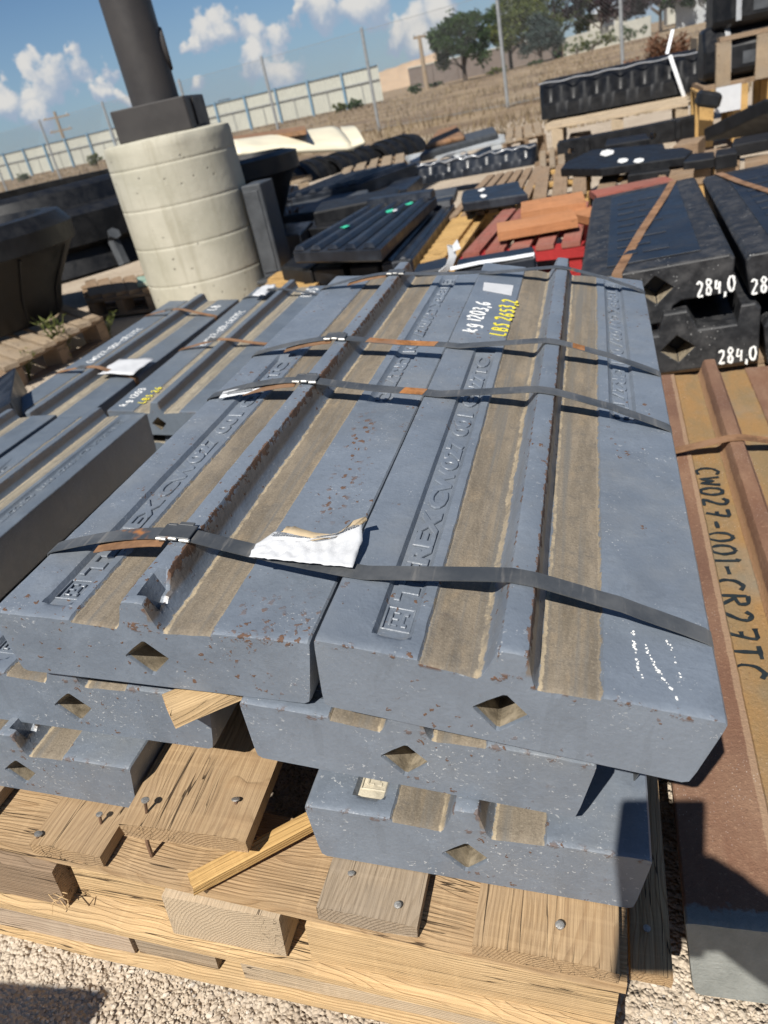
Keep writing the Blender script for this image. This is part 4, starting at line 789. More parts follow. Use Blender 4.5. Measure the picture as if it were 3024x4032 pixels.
def tag_label():
    root = thing('paper_tag', 'white printed tag folded round the left end of the second strap', 'tag', LL @ Matrix.Translation((.05, .53, .01)))
    c = [PL(LL, x, y, 2, z) for x, y, z in ((862, 1572, .004), (1018, 1546, .013), (1058, 1518, .020), (880, 1545, .010))]
    mb = MB(); n = 10
    for i in range(n + 1):
        for j in range(4):
            p = c[0].lerp(c[1], i / n).lerp(c[3].lerp(c[2], i / n), j / 3); p.z += .0016 + .0012 * mnoise.noise((i * .5, j * .8, 7)); mb.v.append(LL @ p)
    mb.f = [(i * 4 + j, i * 4 + j + 1, i * 4 + j + 5, i * 4 + j + 4) for i in range(n) for j in range(3)]; mb.mi = [0] * len(mb.f)
    o = mb.build('sheet', M['paper'], root, 60); s_ = o.modifiers.new('t', 'SOLIDIFY'); s_.thickness = .0005
    mb = MB()
    for i in range(26):
        q = .18 + .6 * i / 26; 
        for v0, v1 in ((.25, .42), (.55, .68)):
            a = c[0].lerp(c[1], q).lerp(c[3].lerp(c[2], q), v0); b = c[0].lerp(c[1], q).lerp(c[3].lerp(c[2], q), v1)
            for p in (a, b): p.z += .0033
            mb.ribbon([LL @ a, LL @ b], LL.to_3x3() @ Vector((1, 0, .1)), .0012 if (i * 7) % 3 else .0022, .0002)
    mb.build('bar_code', M['print'], root)
tag_label()
stc = [PL(RR, x, y, 2, .0008) for x, y in ((1901, 1142), (2014, 1163), (2022, 1124), (1906, 1112))]
mb = MB(); mb.hexa(xf(RR, [p - Vector((0, 0, .0004)) for p in stc]), xf(RR, [p + Vector((0, 0, .0004)) for p in stc]))
tag(mb.build('paper_sticker', M['paper'], None), 'small blank white sticker beside the yellow LBS writing at the far end', 'sticker')

# ------------------------------------------------------------------ rusty stack to the right
FU = FR['rust']; SC = 1.1
def rust_bar(name, F, label, L, T, seed):
    root = thing(name, label, 'blow bar', F, 'rusty bars right of the front bundle')
    me = bar_mesh(L / SC, seed, False, .02, None, T / SC)
    for v in me.vertices: v.co *= SC
    me.materials.append(M['rust']); me.materials.append(M['pit']); link(bpy.data.objects.new('body', me), root, F); return root
ru = rust_bar('rusted_blow_bar', FU, 'rusty brown blow bar with black marker lettering, right of the front bundle', 1.43, .128, 31.0)
rv = rust_bar('rusted_blow_bar', FU @ Matrix.Translation((.372, .03, -.004)), 'rusty brown blow bar at the right edge of the photo, next to the lettered one', 1.43, .128, 33.0)
handwriting(ru, 'CW027-001-CR27TC', LF(FU, (.0985, .935, -.0030), (-.02, -1, 0), (1, -.02, 0)), .041, .0385, .0062, M['ink'], 'marker_lettering', 3, .02)
ps = [FU @ Vector((x, .985 + .0 * x, z)) for x, z in ((-.004, -.05), (-.003, .002), (.02, .004), (.09, .018), (.160, .033), (.187, .0335), (.25, .020), (.355, .004), (.40, .006), (.46, .016), (.535, .033), (.565, .033), (.66, .012), (.73, .004))]
root = thing('rusted_strap', 'rusty strap laid over the rib of the lettered rusty bar', 'strap', Matrix.Translation(ps[4])); mb = MB(); mb.ribbon(ps, FU.to_3x3() @ Vector((.03, 1, 0)), .026, .0014); mb.build('band', M['straprust'], root, 40)
# timber the rusty bars lie on
for y in (.3, 1.15):
    o = board('timber', FU @ Vector((.02, y, -.130)), FU @ Vector((.75, y, -.130)), .09, .03, M['woodbrown'], None); tag(o, 'flat timber under the far end of the rusty bars' if y > 1 else 'flat timber under the near end of the rusty bars', 'timber')

# ------------------------------------------------------------------ left neighbours
GL = 'dusty bars stacked left of the front bundle'
def plain_bar(name, F, label, seed, L=1.2, mat=None, marks=False, group=GL, T=BT):
    return blow_bar(name, F, mat or M['paint_far'], label, L, seed, marks=marks, ystep=.03, pockets=marks, group=group, T=T)
b1 = plain_bar('blow_bar', FR['LB1'], 'long grey bar with embossed lettering, cut off by the left edge of the photo', 41.0, 1.0, marks=True, T=.135)
b2 = plain_bar('blow_bar', FR['LB2'], 'dusty grey bar directly left of the front bundle, with yellow and white writing', 43.0)
b3 = plain_bar('blow_bar', FR['LB3'], 'farthest left dusty grey bar, ending in front of the concrete pole base', 45.0)
for k, lab in (('LB2', 'lower grey bar under the dusty bar next to the front bundle'), ('LB3', 'lower grey bar under the dusty bar in front of the concrete base')):
    plain_bar('blow_bar', FR[k] @ Matrix.Translation((.01, .02, -.106)), lab, 47.0)
plain_bar('blow_bar', FR['LB1'] @ Matrix.Translation((-.345, .02, .002)), 'grey bar half hidden at the left edge of the photo', 51.0, 1.0)
plain_bar('blow_bar', FR['LB1'] @ Matrix.Translation((-.01, .03, -.17)), 'grey bar in shade under the bar with embossed lettering at left', 53.0, 1.0, T=.1)
def ladder(F, y0, y1, z, lab):
    for y in (y0, y1):
        tag(board('timber', F @ Vector((-.02, y, z)), F @ Vector((.34, y, z)), .09, .07, M['woodbrown'], None, F.to_3x3() @ Vector((0, 0, 1))), lab % ('near' if y == y0 else 'far'), 'timber')
ladder(FR['LB2'], .1, 1.0, -.185, 'timber under the %s end of the dusty bars beside the front bundle')
ladder(FR['LB3'], .1, 1.0, -.185, 'timber under the %s end of the bars before the concrete base')
# far left dark end with paint marks
fd = P(10, 1760, .12); e = [PY(x, y, 1.75) for x, y in ((-60, 1640), (38, 1580), (96, 1690), (0, 1800), (-60, 1830))]
root = thing('end_plate', 'dark blue steel end with scrawled white paint at the far left edge', 'steel end', e[3]); mb = MB(); mb.hexa([p + Vector((-.25, .35, .0)) for p in e], e); mb.build('body', M['blueblack'], root, bevel=.004)
mb = MB(); rnd = random.Random(3)
for i in range(16):
    c = PY(20 + rnd.uniform(-14, 40), 1735 + rnd.uniform(-18, 20), 1.747); mb.box(c, (.008, .002, .018), Matrix.Rotation(rnd.uniform(-1, 1), 3, 'Y'))
mb.build('paint_scrawl', M['white'], root)
def far_strap(F, y, lab, tagw=False, slack=.0, m=None):
    root = thing('steel_strap', lab, 'strap', F @ Matrix.Translation((.16, y, .03)), 'straps on the dusty left bars')
    pts = [(-.004, y + slack, -.10), (-.003, y + slack, .0), (.01, y + slack, .004), (.075, y + slack * .6, .018), (.142, y, .0300), (.160, y, .0292), (.178, y, .0290), (.25, y - slack * .5, .014), (.318, y - slack, .0025), (.3275, y - slack, -.002), (.326, y - slack, -.10), (.32, y - slack, -.18)]
    mb = MB(); mb.ribbon([F @ Vector(p) for p in pts], F.to_3x3() @ Vector((0, 1, 0)), .019, .0014); mb.build('band', m or M['straprust'], root, 40)
    mb = MB(); mb.box(F @ Vector((.12, y, .0285)), (.034, .024, .004), F.to_3x3()); mb.build('seal', M['strap'], root)
far_strap(FR['LB3'], .36, 'rusty strap with a white label on the farthest left bar', slack=.02)
far_strap(FR['LB3'], .98, 'rusty strap near the concrete end of the farthest left bar', slack=.01)
far_strap(FR['LB2'], .50, 'rusty strap at the middle of the dusty bar next to the front bundle', slack=-.02)
far_strap(FR['LB2'], 1.06, 'strap with a white tag at the far end of the dusty bar', slack=-.01, m=M['strap'])
def paper_on(F, x0, x1, y0, y1, z, lab, name='paper_label'):
    mb = MB(); n = 8
    for i in range(n + 1):
        for j in range(n + 1): mb.v.append(F @ Vector((x0 + (x1 - x0) * i / n, y0 + (y1 - y0) * j / n + .01 * mnoise.noise((i * .4, 1, 3)), z + .007 * mnoise.noise((i * .35, j * .4, x0 * 9)))))
    mb.f = [(i * (n + 1) + j, i * (n + 1) + j + 1, (i + 1) * (n + 1) + j + 1, (i + 1) * (n + 1) + j) for i in range(n) for j in range(n)]; mb.mi = [0] * len(mb.f)
    o = mb.build(name, M['paper'], None, 60); s_ = o.modifiers.new('t', 'SOLIDIFY'); s_.thickness = .0008; return tag(o, lab, 'label')
paper_on(FR['LB3'], .20, .335, .32, .46, .020, 'crumpled white label on the strap of the farthest left bar')
paper_on(FR['LB2'], .06, .115, 1.00, 1.13, .026, 'small curled white tag at the far end of the dusty left bar', 'paper_tag')
handwriting(b3, 'CW027-001-CR27TC', LF(FR['LB3'], (.075, .47, 0), (0, 1, 0), (-1, 0, 0)), .026, .024, .0032, M['white'], 'white_handwriting', 21)
handwriting(b2, 'CW027-001-CR27TC', LF(FR['LB2'], (.075, .52, 0), (0, 1, 0), (-1, 0, 0)), .026, .024, .0032, M['white'], 'white_handwriting', 22)
handwriting(b2, 'kg 1203', LF(FR['LB2'], (.045, .03, 0), (0, 1, 0), (-1, 0, 0)), .022, .022, .004, M['white'], 'white_handwriting', 23)
handwriting(b2, 'LBS 26', LF(FR['LB2'], (.095, .05, 0), (0, 1, 0), (-1, 0, 0)), .022, .022, .004, M['yellow'], 'yellow_handwriting', 24)
handwriting(b3, 'LB', LF(FR['LB3'], (.285, 1.05, 0), (0, 1, 0), (-1, 0, 0)), .04, .035, .006, M['white'], 'white_handwriting', 25)
handwriting(b2, 'LBS', LF(FR['LB2'], (.285, 1.05, 0), (0, 1, 0), (-1, 0, 0)), .05, .04, .007, M['white'], 'white_handwriting', 26)

# ------------------------------------------------------------------ concrete base and steel pole
def pole():
    cx, cy, r = -2.252, 4.22, .350; g = gz(cx, cy) - .02
    root = thing('concrete_base', 'round board-cast concrete footing of the dark pole', 'concrete base', (cx, cy, g)); mb = MB(); T = .835 - g; prof = [(r - .004, 0)]
    for k in range(1, 5): zz = T * k / 4.6; prof += [(r, zz - .16), (r, zz - .08), (r, zz - .016), (r, zz - .005), (r - .0022, zz - .002), (r - .0016, zz + .001), (r, zz + .004), (r, zz + .014)]
    prof += [(r, T - .05), (r, T - .03), (r - .006, T - .008), (r - .03, T), (0, T + .012)]
    mb.lathe(prof, 72, Matrix.Translation((cx, cy, g))); o = mb.build('shaft', M['concrete'], root, 40)
    for v in o.data.vertices:
        p = v.co; q = .004 * mnoise.noise((p.x * 6, p.y * 6, p.z * 4)) + (.012 * mnoise.noise((p.x * 9, p.y * 9, 3)) if p.z > T - .035 else 0); p.x += q * p.x / r; p.y += q * p.y / r
    top = g + T
    lamp = thing('steel_pole', 'thick dark bronze lamp pole standing on the concrete base', 'pole', (cx, cy, top))
    mb = MB(); mb.lathe([(.127, .02), (.127, 1.0), (.120, 7.5), (0, 7.5)], 48, Matrix.Translation((cx, cy, top))); mb.build('shaft', M['pole'], lamp, 40)
    mb = MB(); Rz = Matrix.Rotation(math.radians(11), 3, 'Z'); mb.box((cx + .02, cy - .02, top + .078), (.40, .40, .155), Rz); mb.build('base_cover', M['pole'], lamp, bevel=.006)
    mb = MB(); mb.box((cx + .2235, cy + .02, top + .078), (.008, .16, .13), Rz); mb.build('cover_clip', M['pole'], lamp, bevel=.002)
    d = Vector((.90, .43, 0)).normalized(); F = fr((cx + d.x * .118, cy + d.y * .118, top + .385), (0, 0, 1), d.cross(Vector((0, 0, 1))), None)
    F2_ = Matrix(((0, -d.y, d.x, cx + d.x * .112), (0, d.x, d.y, cy + d.y * .112), (1, 0, 0, top + .385), (0, 0, 0, 1)))
    mb = MB(); n = 32; loops = []
    for k_, (s_, h) in enumerate(((1.0, 0), (1.0, .018), (.93, .026), (.80, .026), (.78, .022), (.0, .022))): loops.append([F2_ @ Vector((.100 * s_ * math.cos(2 * math.pi * i / n), .058 * s_ * math.sin(2 * math.pi * i / n), h)) for i in range(n)])
    base = 0
    for l in loops: mb.v += l
    for a in range(len(loops) - 1): mb.f += [(a * n + i, a * n + (i + 1) % n, (a + 1) * n + (i + 1) % n, (a + 1) * n + i) for i in range(n)]
    mb.mi = [0] * len(mb.f); mb.build('handhole_cover', M['pole'], lamp, 30)
    # dark conduit box against the concrete
    c = Vector((cx + .375, cy + .06, g + .36)); root = thing('conduit_box', 'dark narrow steel box fixed to the right side of the concrete base', 'box', c)
    mb = MB(); mb.box(c + Vector((.05, .0, 0)), (.115, .20, .50)); mb.build('casing', M['greydark'], root, bevel=.006)
    mb = MB(); mb.box(c + Vector((.045, -.103, 0)), (.085, .008, .44)); mb.build('cover', M['greydark'], root, bevel=.003)
    mb = MB(); mb.box(c + Vector((.03, -.02, -.26)), (.2, .26, .02)); mb.build('foot', M['greydark'], root, bevel=.003)
pole()
# ------------------------------------------------------------------ black cone castings on pallets at the left
def cone(name, lab, F, prof, m, n=96, a0=0, a1=2 * math.pi, rim=None):
    root = thing(name, lab, 'crusher casting', F); mb = MB(); mb.lathe(prof, n, F, a0, a1); mb.build('shell', m, root, 32); return root
c1 = P(-330, 1180, 0.15); z1 = .12
F1 = Matrix.Translation((PY(215, 930, 3.45).x - .565, 3.45, z1))
cn = cone('cone_liner', 'black cone shaped crusher liner standing on a pallet at the left edge', F1, [(.34, 0), (.36, .02), (.40, .15), (.53, .34), (.56, .355), (.565, .44), (.52, .50), (.44, .505), (.42, .44), (.30, .02), (.34, 0)], M['black'])
for k in range(10):
    q = k * .63 + .2; mb = MB(); a = [F1 @ Vector((r * math.cos(q), r * math.sin(q), z)) for r, z in ((.362, .03), (.408, .15), (.535, .335))]; mb.tube(a, .006, 6); mb.build('rib', M['black'], cn)
F2c = Matrix.Translation((-4.35, 5.55, .10))
cb = cone('bowl_liner', 'large black ring shaped bowl liner behind the smaller cone at left', F2c, [(1.28, .0), (1.36, .03), (1.30, .17), (1.36, .21), (1.36, .39), (1.30, .42), (1.12, .44), (1.08, .54), (1.02, .57), (.94, .57), (.96, .42), (1.14, .13), (1.22, .0), (1.28, 0)], M['black'])
for q in (-1.95, -1.2, -.55, .4):
    d = Vector((math.cos(q), math.sin(q), 0)); mb = MB(); mb.tube([F2c @ (d * 1.385 + Vector((0, 0, .02))), F2c @ (d * 1.34 + Vector((0, 0, .19))), F2c @ (d * 1.39 + Vector((0, 0, .23)))], .045, 6); mb.build('lug', M['greydark'], cb)
mb = MB(); q = -1.78; d = Vector((math.cos(q), math.sin(q), 0)); mb.box(F2c @ (d * 1.14 + Vector((0, 0, .50))), (.05, .08, .18)); mb.build('lifting_lug', M['greydark'], cb, bevel=.01)
handwriting(cb, 'x', F2c @ fr((-.05, -1.26, .432), (1, 0, 0), (0, 1, .2), None), .14, .14, .014, M['white'], 'paint_mark', 2)
# ---- pallets built from their four deck corners
def pallet_quad(lab, c, nb, m, mb_=None, along='v', gap=.35, h=.115, blocks=True, name='wooden_pallet', group=None, th=.02, over=.0):
    """c: deck corners near-left, near-right, far-right, far-left; boards run near-far ('v') or left-right ('u')"""
    c = [Vector(p) for p in c]; mid = sum(c, Vector()) / 4
    root = thing(name, lab, 'pallet', Matrix.Translation((mid.x, mid.y, c[0].z - h - th)), group); mb_ = mb_ or m
    def q(u, v): return c[0].lerp(c[1], u).lerp(c[3].lerp(c[2], u), v)
    wd = ((c[1] - c[0]).length if along == 'v' else (c[3] - c[0]).length) / nb
    for i in range(nb):
        s = (i + .5) / nb; j = random.uniform(-.01, .012)
        a, b = (q(s, 0 + j), q(s, 1)) if along == 'v' else (q(0 + j, s), q(1, s))
        board('plank', a, b, wd * (1 - gap * random.uniform(.7, 1.2)), th, m, root, ragged=.003, nx=5)
    for s in (.06, .5, .94):
        a, b = (q(.01, s), q(.99, s)) if along == 'v' else (q(s, .01), q(s, .99)); dz = Vector((0, 0, -th - .001))
        board('stringer_board', a + dz, b + dz, .1, .02, mb_, root, nx=4)
        if blocks:
            for t in (.0, .45, .9):
                e = a.lerp(b, t) + Vector((0, 0, -th - .0215)); f_ = a.lerp(b, t + .1) + Vector((0, 0, -th - .0215)); board('block', e, f_, .1, h - .04, mb_, root, nx=3)
        board('runner', a + Vector((0, 0, -h + .001)), b + Vector((0, 0, -h + .001)), .1, .018, mb_, root, nx=4)
    return root
pallet_quad('grey-brown pallet under the black cone at the left edge', [P(15, 1450, .10), P(390, 1240, .10), P(120, 1150, .10), P(-330, 1330, .10)], 8, M['woodgrey'], M['woodbrown'], 'v', h=.13)
pallet_quad('pallet with a green painted board end under the black ring at left', [P(350, 1165, .08), P(610, 1130, .08), P(585, 1078, .08), P(330, 1105, .08)], 5, M['woodbrown'], M['woodbrown'], 'v', h=.12, gap=.25)
mb = MB(); mb.slab([P(540, 1118, .105), P(612, 1108, .105), P(606, 1080, .105), P(540, 1090, .105)], .02); tag(mb.build('board', M['greenm'] if False else M['greenwash'], None), 'short board end with worn green paint by the foot of the concrete base', 'board')
# low green plants in the gravel
def weed(lab, p, h, n, m, seed, spread=.5, name='weed', leafy=True, cat='weed'):
    rnd = random.Random(seed); root = thing(name, lab, cat, p); mb = MB(); ml = MB()
    for i in range(n):
        an = rnd.uniform(0, 6.28); l = h * rnd.uniform(.6, 1); d = Vector((math.cos(an), math.sin(an), 0)) * spread * rnd.uniform(.2, 1) * l; pts = [Vector(p) + d * (k / 4) ** 1.4 + Vector((0, 0, l * k / 4)) for k in range(5)]; mb.tube(pts, [.0035 * h / .25 * (1 - k / 5) + .0008 for k in range(5)], 5)
        if leafy:
            for k in range(14):
                b = pts[0].lerp(pts[2], rnd.random()) if rnd.random() < .4 else pts[2].lerp(pts[4], rnd.random()); e = Vector((rnd.uniform(-1, 1), rnd.uniform(-1, 1), rnd.uniform(-.1, .8))).normalized() * h * rnd.uniform(.12, .24); s_ = e.cross(Vector((rnd.uniform(-1, 1), rnd.uniform(-1, 1), 1))).normalized() * h * .025
                ml.add([b, b + e * .5 + s_, b + e, b + e * .5 - s_], [(0, 1, 2, 3)])
    o = mb.build('stalk', m, root, 60); set_tone(o.data, rnd, 20)
    if leafy: o = ml.build('foliage', m, root); set_tone(o.data, rnd, 1)
    return root
weed('tall green weed with a yellow bud in the gravel by the left pallet', on_ground(268, 1425), .24, 8, M['leaf_weed'], 1, .35)
weed('small green weed at the corner of the left pallet', on_ground(120, 1500), .14, 6, M['leaf_weed'], 2, .7)
weed('low green weed tuft behind the farthest left bar', on_ground(430, 1335), .13, 8, M['leaf_weed'], 3, .9)
weed('thin dry brown seedling standing beside the conduit box', on_ground(1180, 985), .42, 5, M['leaf_dry'], 4, .3, name='seedling', leafy=True)

# ------------------------------------------------------------------ black bars right behind the rusty stack
GB = 'black bars stacked behind the rusty bars'
def black_bar(lab, x, y, ztop, w, L, t, yaw, tilt, txt, ribdir, seed, strapped=False, tx=None):
    """ztop: level of the broad face; ribdir -1: rib underneath (flipped bar), +1: rib on top; front end shows a diamond hole"""
    F = Matrix.Translation((x, y, ztop)) @ Matrix.Rotation(math.radians(yaw), 4, 'Z') @ Matrix.Rotation(math.radians(tilt), 4, 'Y')
    root = thing('black_bar', lab, 'blow bar', F, GB); bm = bmesh.new()
    if ribdir < 0: prof = [(0, -.012), (.012, 0), (w - .012, 0), (w, -.012), (w - .01, -t), (w * .66, -t), (w * .60, -t - .012), (w * .565, -t - .055), (w * .435, -t - .055), (w * .40, -t - .012), (w * .34, -t), (.01, -t)]
    else: prof = [(0, -.012), (.012, 0), (w * .32, 0), (w * .37, .0), (w * .41, .058), (w * .56, .058), (w * .62, .0), (w * .86, .0), (w * .885, .05), (w - .012, .05), (w, .035), (w - .008, -t), (.008, -t)]
    cx, cz = w * (.5 if ribdir < 0 else .485), -t * (.60 if ribdir < 0 else .42); rd = .040
    ys = [0, .005] + [L * k / 8 for k in range(1, 8)] + [L - .005, L]; rows = []
    for yy in ys:
        ins = .004 if yy in (0, L) else 0; rows.append([bm.verts.new((w / 2 + (a - w / 2) * (1 - ins * 2 / w) + .0015 * mnoise.noise((a * 9, yy * 5, seed)), yy, b + (-ins if b > -.02 else ins) + .0015 * mnoise.noise((a * 11, yy * 6, seed + 4)))) for a, b in prof])
    m = len(prof)
    for a, b in zip(rows[:-1], rows[1:]):
        for k in range(m): bm.faces.new((a[k], a[(k + 1) % m], b[(k + 1) % m], b[k]))
    bm.faces.new(rows[-1]); dia = [(cx - rd * 1.15, cz), (cx, cz + rd), (cx + rd * 1.15, cz), (cx, cz - rd)]
    inn = [bm.verts.new((a, 0, b)) for a, b in dia]; dp = [bm.verts.new((cx + (a - cx) * .85, .09, cz + (b - cz) * .85)) for a, b in dia]
    es = [bm.edges.get((rows[0][k], rows[0][(k + 1) % m])) for k in range(m)] + [bm.edges.new((inn[k], inn[(k + 1) % 4])) for k in range(4)]
    bmesh.ops.triangle_fill(bm, edges=es, use_beauty=True)
    for k in range(4): f = bm.faces.new((inn[k], dp[k], dp[(k + 1) % 4], inn[(k + 1) % 4])); f.material_index = 1
    bm.faces.new(dp); bmesh.ops.recalc_face_normals(bm, faces=bm.faces); me = bpy.data.meshes.new('body'); bm.to_mesh(me); bm.free(); me.materials.append(M['black_chip'] ); me.materials.append(M['pit']); bevel_mesh(me, .002, 1, 35)
    link(bpy.data.objects.new('body', me), root, F)
    if ribdir < 0 and strapped:      # shallow raised casting marks on the broad face
        rnd = random.Random(seed); 
        mb = MB(); mb.box(F @ Vector((w * .5, L * .5, .0015)), (w * .62, L * .86, .003), F.to_3x3()); mb.build('raised_panel', M['blueblack'], root, bevel=.002)
        for i in range(9):
            for (u0, u1) in (((.26, .50),) if i % 2 else ((.26, .40), (.44, .62))):
                mb = MB(); mb.box(F @ Vector((w * (u0 + u1) / 2, L * (.16 + .08 * i), .004)), (w * (u1 - u0), L * .035, .003), F.to_3x3()); mb.build('cast_mark', M['blueblack'], root, bevel=.001)
    if txt: handwriting(root, txt, F @ fr((tx if tx is not None else w * (.755 if ribdir < 0 else .735), -.0012, -t * (1.0 if ribdir < 0 else .99) + .004), (1, 0, 0), (0, 0, 1), None), .042, .0225, .0058, M['white'], 'white_handwriting', seed, .12)
    return root, F
k1, FK = black_bar('black bar on top with a diamond hole and white 284,0 writing, wide embossed face', -.075, 2.23, .268, .405, 1.28, .105, -1.6, -3.0, '284,0', -1, 61, True)
k2, FK2 = black_bar('lower black bar with white 284,0 writing, its rib pointing up', -.02, 2.20, .088, .415, 1.28, .115, -1.6, -3.0, '284,0', 1, 62)
k3, FK3 = black_bar('upper black bar at the right edge with the cut off number 283', .350, 2.20, .285, .405, 1.28, .110, -1.6, -3.0, '283,', -1, 63, True, tx=.012)
k4, FK4 = black_bar('lower black bar at the right edge with the cut off number 28', .398, 2.18, .105, .415, 1.28, .120, -1.6, -3.0, '28', 1, 64, tx=.012)
def black_strap(F, pts, lab):
    root = thing('steel_strap', lab, 'strap', F @ Vector(pts[0])); mb = MB(); wd = (F.to_3x3() @ (Vector(pts[-1]) - Vector(pts[0]))).cross(Vector((0, 0, 1))); mb.ribbon([F @ Vector(p) for p in pts], wd, .028, .0015); mb.build('band', M['straprust'], root, 40)
black_strap(FK, [(.10, -.003, -.12), (.105, -.001, .002), (.18, .45, .007), (.27, .95, .007), (.32, 1.281, .003), (.32, 1.285, -.1)], 'rusty strap running aslant along the embossed black bar')
black_strap(FK3, [(.36, -.003, -.12), (.355, -.001, .002), (.18, .62, .007), (.10, 1.0, .007), (.06, 1.281, .003), (.06, 1.285, -.1)], 'rusty strap running aslant along the black bar at the right edge')
for x, a in ((.30, 'left'), (.85, 'right')): pass
pallet_quad('low pallet under the black bars with the white numbers', [(-.05, 2.2, -.045 + .02), (.88, 2.2, .0), (.9, 3.45, .0), (.0, 3.45, -.02)], 6, M['woodbrown'], None, 'u', h=.05, blocks=False)

# ------------------------------------------------------------------ plates and pallets in the middle distance
def quad(px, z): return [P(x, y, z) for x, y in px]
def slab_thing(name, lab, cat, top, h, m, bevel=.006, group=None):
    root = thing(name, lab, cat, Vector((sum(p.x for p in top) / 4, sum(p.y for p in top) / 4, min(p.z for p in top) - h)), group); mb = MB(); mb.slab(top, h); mb.build('body', m, root, bevel=bevel); return root
def lerp4(c, u, v): return c[0].lerp(c[1], u).lerp(c[3].lerp(c[2], u), v)
def ribbed_plate(lab, c, h, m, nrib, ribh=.022, endbar=True, group='black ribbed plates'):
    """c: near-left, near-right, far-right, far-left of the top"""
    root = slab_thing('ribbed_plate', lab, 'liner plate', c, h, m, .008, group); up = Vector((0, 0, 1))
    for i in range(nrib):
        u0 = (i + .08) / nrib; u1 = (i + .74) / nrib; mb = MB(); b = [lerp4(c, u0, .0), lerp4(c, u1, .0), lerp4(c, u1, .90), lerp4(c, u0, .90)]; s_ = .018 / ((c[1] - c[0]).length)
        t = [lerp4(c, u0 + s_, .01) + up * ribh, lerp4(c, u1 - s_, .01) + up * ribh, lerp4(c, u1 - s_, .89) + up * ribh, lerp4(c, u0 + s_, .89) + up * ribh]; mb.hexa(b, t); mb.build('rib', m, root, bevel=.004)
    if endbar:
        mb = MB(); mb.hexa([lerp4(c, 0, .90), lerp4(c, 1, .90), lerp4(c, 1, 1), lerp4(c, 0, 1)], [lerp4(c, 0.01, .91) + up * .045, lerp4(c, .99, .91) + up * .045, lerp4(c, .99, .99) + up * .045, lerp4(c, .01, .99) + up * .045]); mb.build('end_bar', m, root, bevel=.006)
    return root
def splash(root, c, u, v, su, sv, m, seed, dz=.024):
    rnd = random.Random(seed); mb = MB(); pts = [lerp4(c, u + su * math.cos(a) * rnd.uniform(.5, 1), v + sv * math.sin(a) * rnd.uniform(.5, 1)) + Vector((0, 0, dz)) for a in [i * .7 for i in range(9)]]; mb.hexa(pts, [p + Vector((0, 0, .0012)) for p in pts]); mb.build('paint_splash' if m is not M['paper'] else 'paper', m, root)
cA = quad([(1150, 990), (1495, 978), (1718, 770), (1470, 806)], .22)
pallet_quad('honey coloured pallet beside the conduit box under the black ribbed plate', quad([(965, 1225), (1180, 1200), (1330, 1000), (1110, 1035)], .05), 5, M['woodhoney'], M['woodbrown'], 'u', h=.11, gap=.25)
r_ = ribbed_plate('black ribbed plate with green paint splashes lying in the middle of the yard', cA, .06, M['blueblack'], 5)
splash(r_, cA, .30, .34, .07, .035, M['greenm'], 1); splash(r_, cA, .63, .62, .07, .05, M['greenm'], 2); splash(r_, cA, .80, .75, .06, .05, M['greenm'], 3); splash(r_, cA, .72, .60, .045, .035, M['paper'], 4, .027)
for i, (pp, lab) in enumerate(((((1102, 1050), (1222, 1062), (1500, 830), (1390, 820)), 'left dark block under the ribbed black plate'), (((1225, 1058), (1345, 1052), (1600, 820), (1500, 830)), 'middle dark block under the ribbed black plate'), (((1372, 1050), (1490, 1040), (1720, 800), (1610, 810)), 'right dark block under the ribbed black plate'))):
    slab_thing('steel_block', lab, 'steel block', quad(pp, .12), .09, M['black'], .012, 'blocks under the ribbed plate')
cB = quad([(1500, 1040), (1622, 1018), (1790, 800), (1700, 815)], .13); ribbed_plate('narrow black ribbed plate right of the green splashed one', cB, .10, M['blueblack'], 2, .015)
cC = quad([(1657, 1030), (1745, 1020), (1892, 822), (1795, 838)], .09); root = pallet_quad('stack of yellow new boards between the black plate and the red pallet', cC, 11, M['woodhoney'], M['woodhoney'], 'u', h=.11, gap=.10)
cR = quad([(1806, 1000), (2300, 948), (2325, 792), (1972, 826)], .13)
rp = pallet_quad('red painted pallet with faded deck boards', cR, 5, M['woodred'], M['red'], 'v', h=.13, gap=.28)
mb = MB(); f0, f1 = lerp4(cR, 0, -.01), lerp4(cR, 1.0, -.01); dz = Vector((0, 0, -.024)); dv = (cR[3] - cR[0]).normalized() * .02; mb.hexa([f0 + dz * 2.6, f1 + dz * 2.6, f1 + dz * 2.6 + dv, f0 + dz * 2.6 + dv], [f0 + dz, f1 + dz, f1 + dz + dv, f0 + dz + dv]); mb.build('front_board', M['red'], rp)
def loose_board(lab, px, z, h, m, cat='board', name='loose_board'):
    c = quad(px, z); a = (c[0] + c[3]) / 2; b = (c[1] + c[2]) / 2; o = board(name, a, b, ((c[3] - c[0]).length + (c[2] - c[1]).length) / 2 * .9, h, m, None, (0, 0, 1), .003); return tag(o, lab, cat)
loose_board('orange board lying nearest across the red pallet', [(1930, 925), (2265, 858), (2262, 822), (1978, 868)], .19, .04, M['woodorange'])
loose_board('orange board with a bright end, farther back on the red pallet', [(2035, 848), (2300, 792), (2298, 752), (2062, 786)], .20, .035, M['woodorange'])
loose_board('short orange board at the right end of the red pallet', [(2270, 872), (2380, 840), (2375, 802), (2280, 822)], .17, .035, M['woodorange'])
loose_board('long faded red board behind the orange boards', [(2330, 778), (2640, 712), (2632, 690), (2335, 745)], .20, .03, M['woodred'])
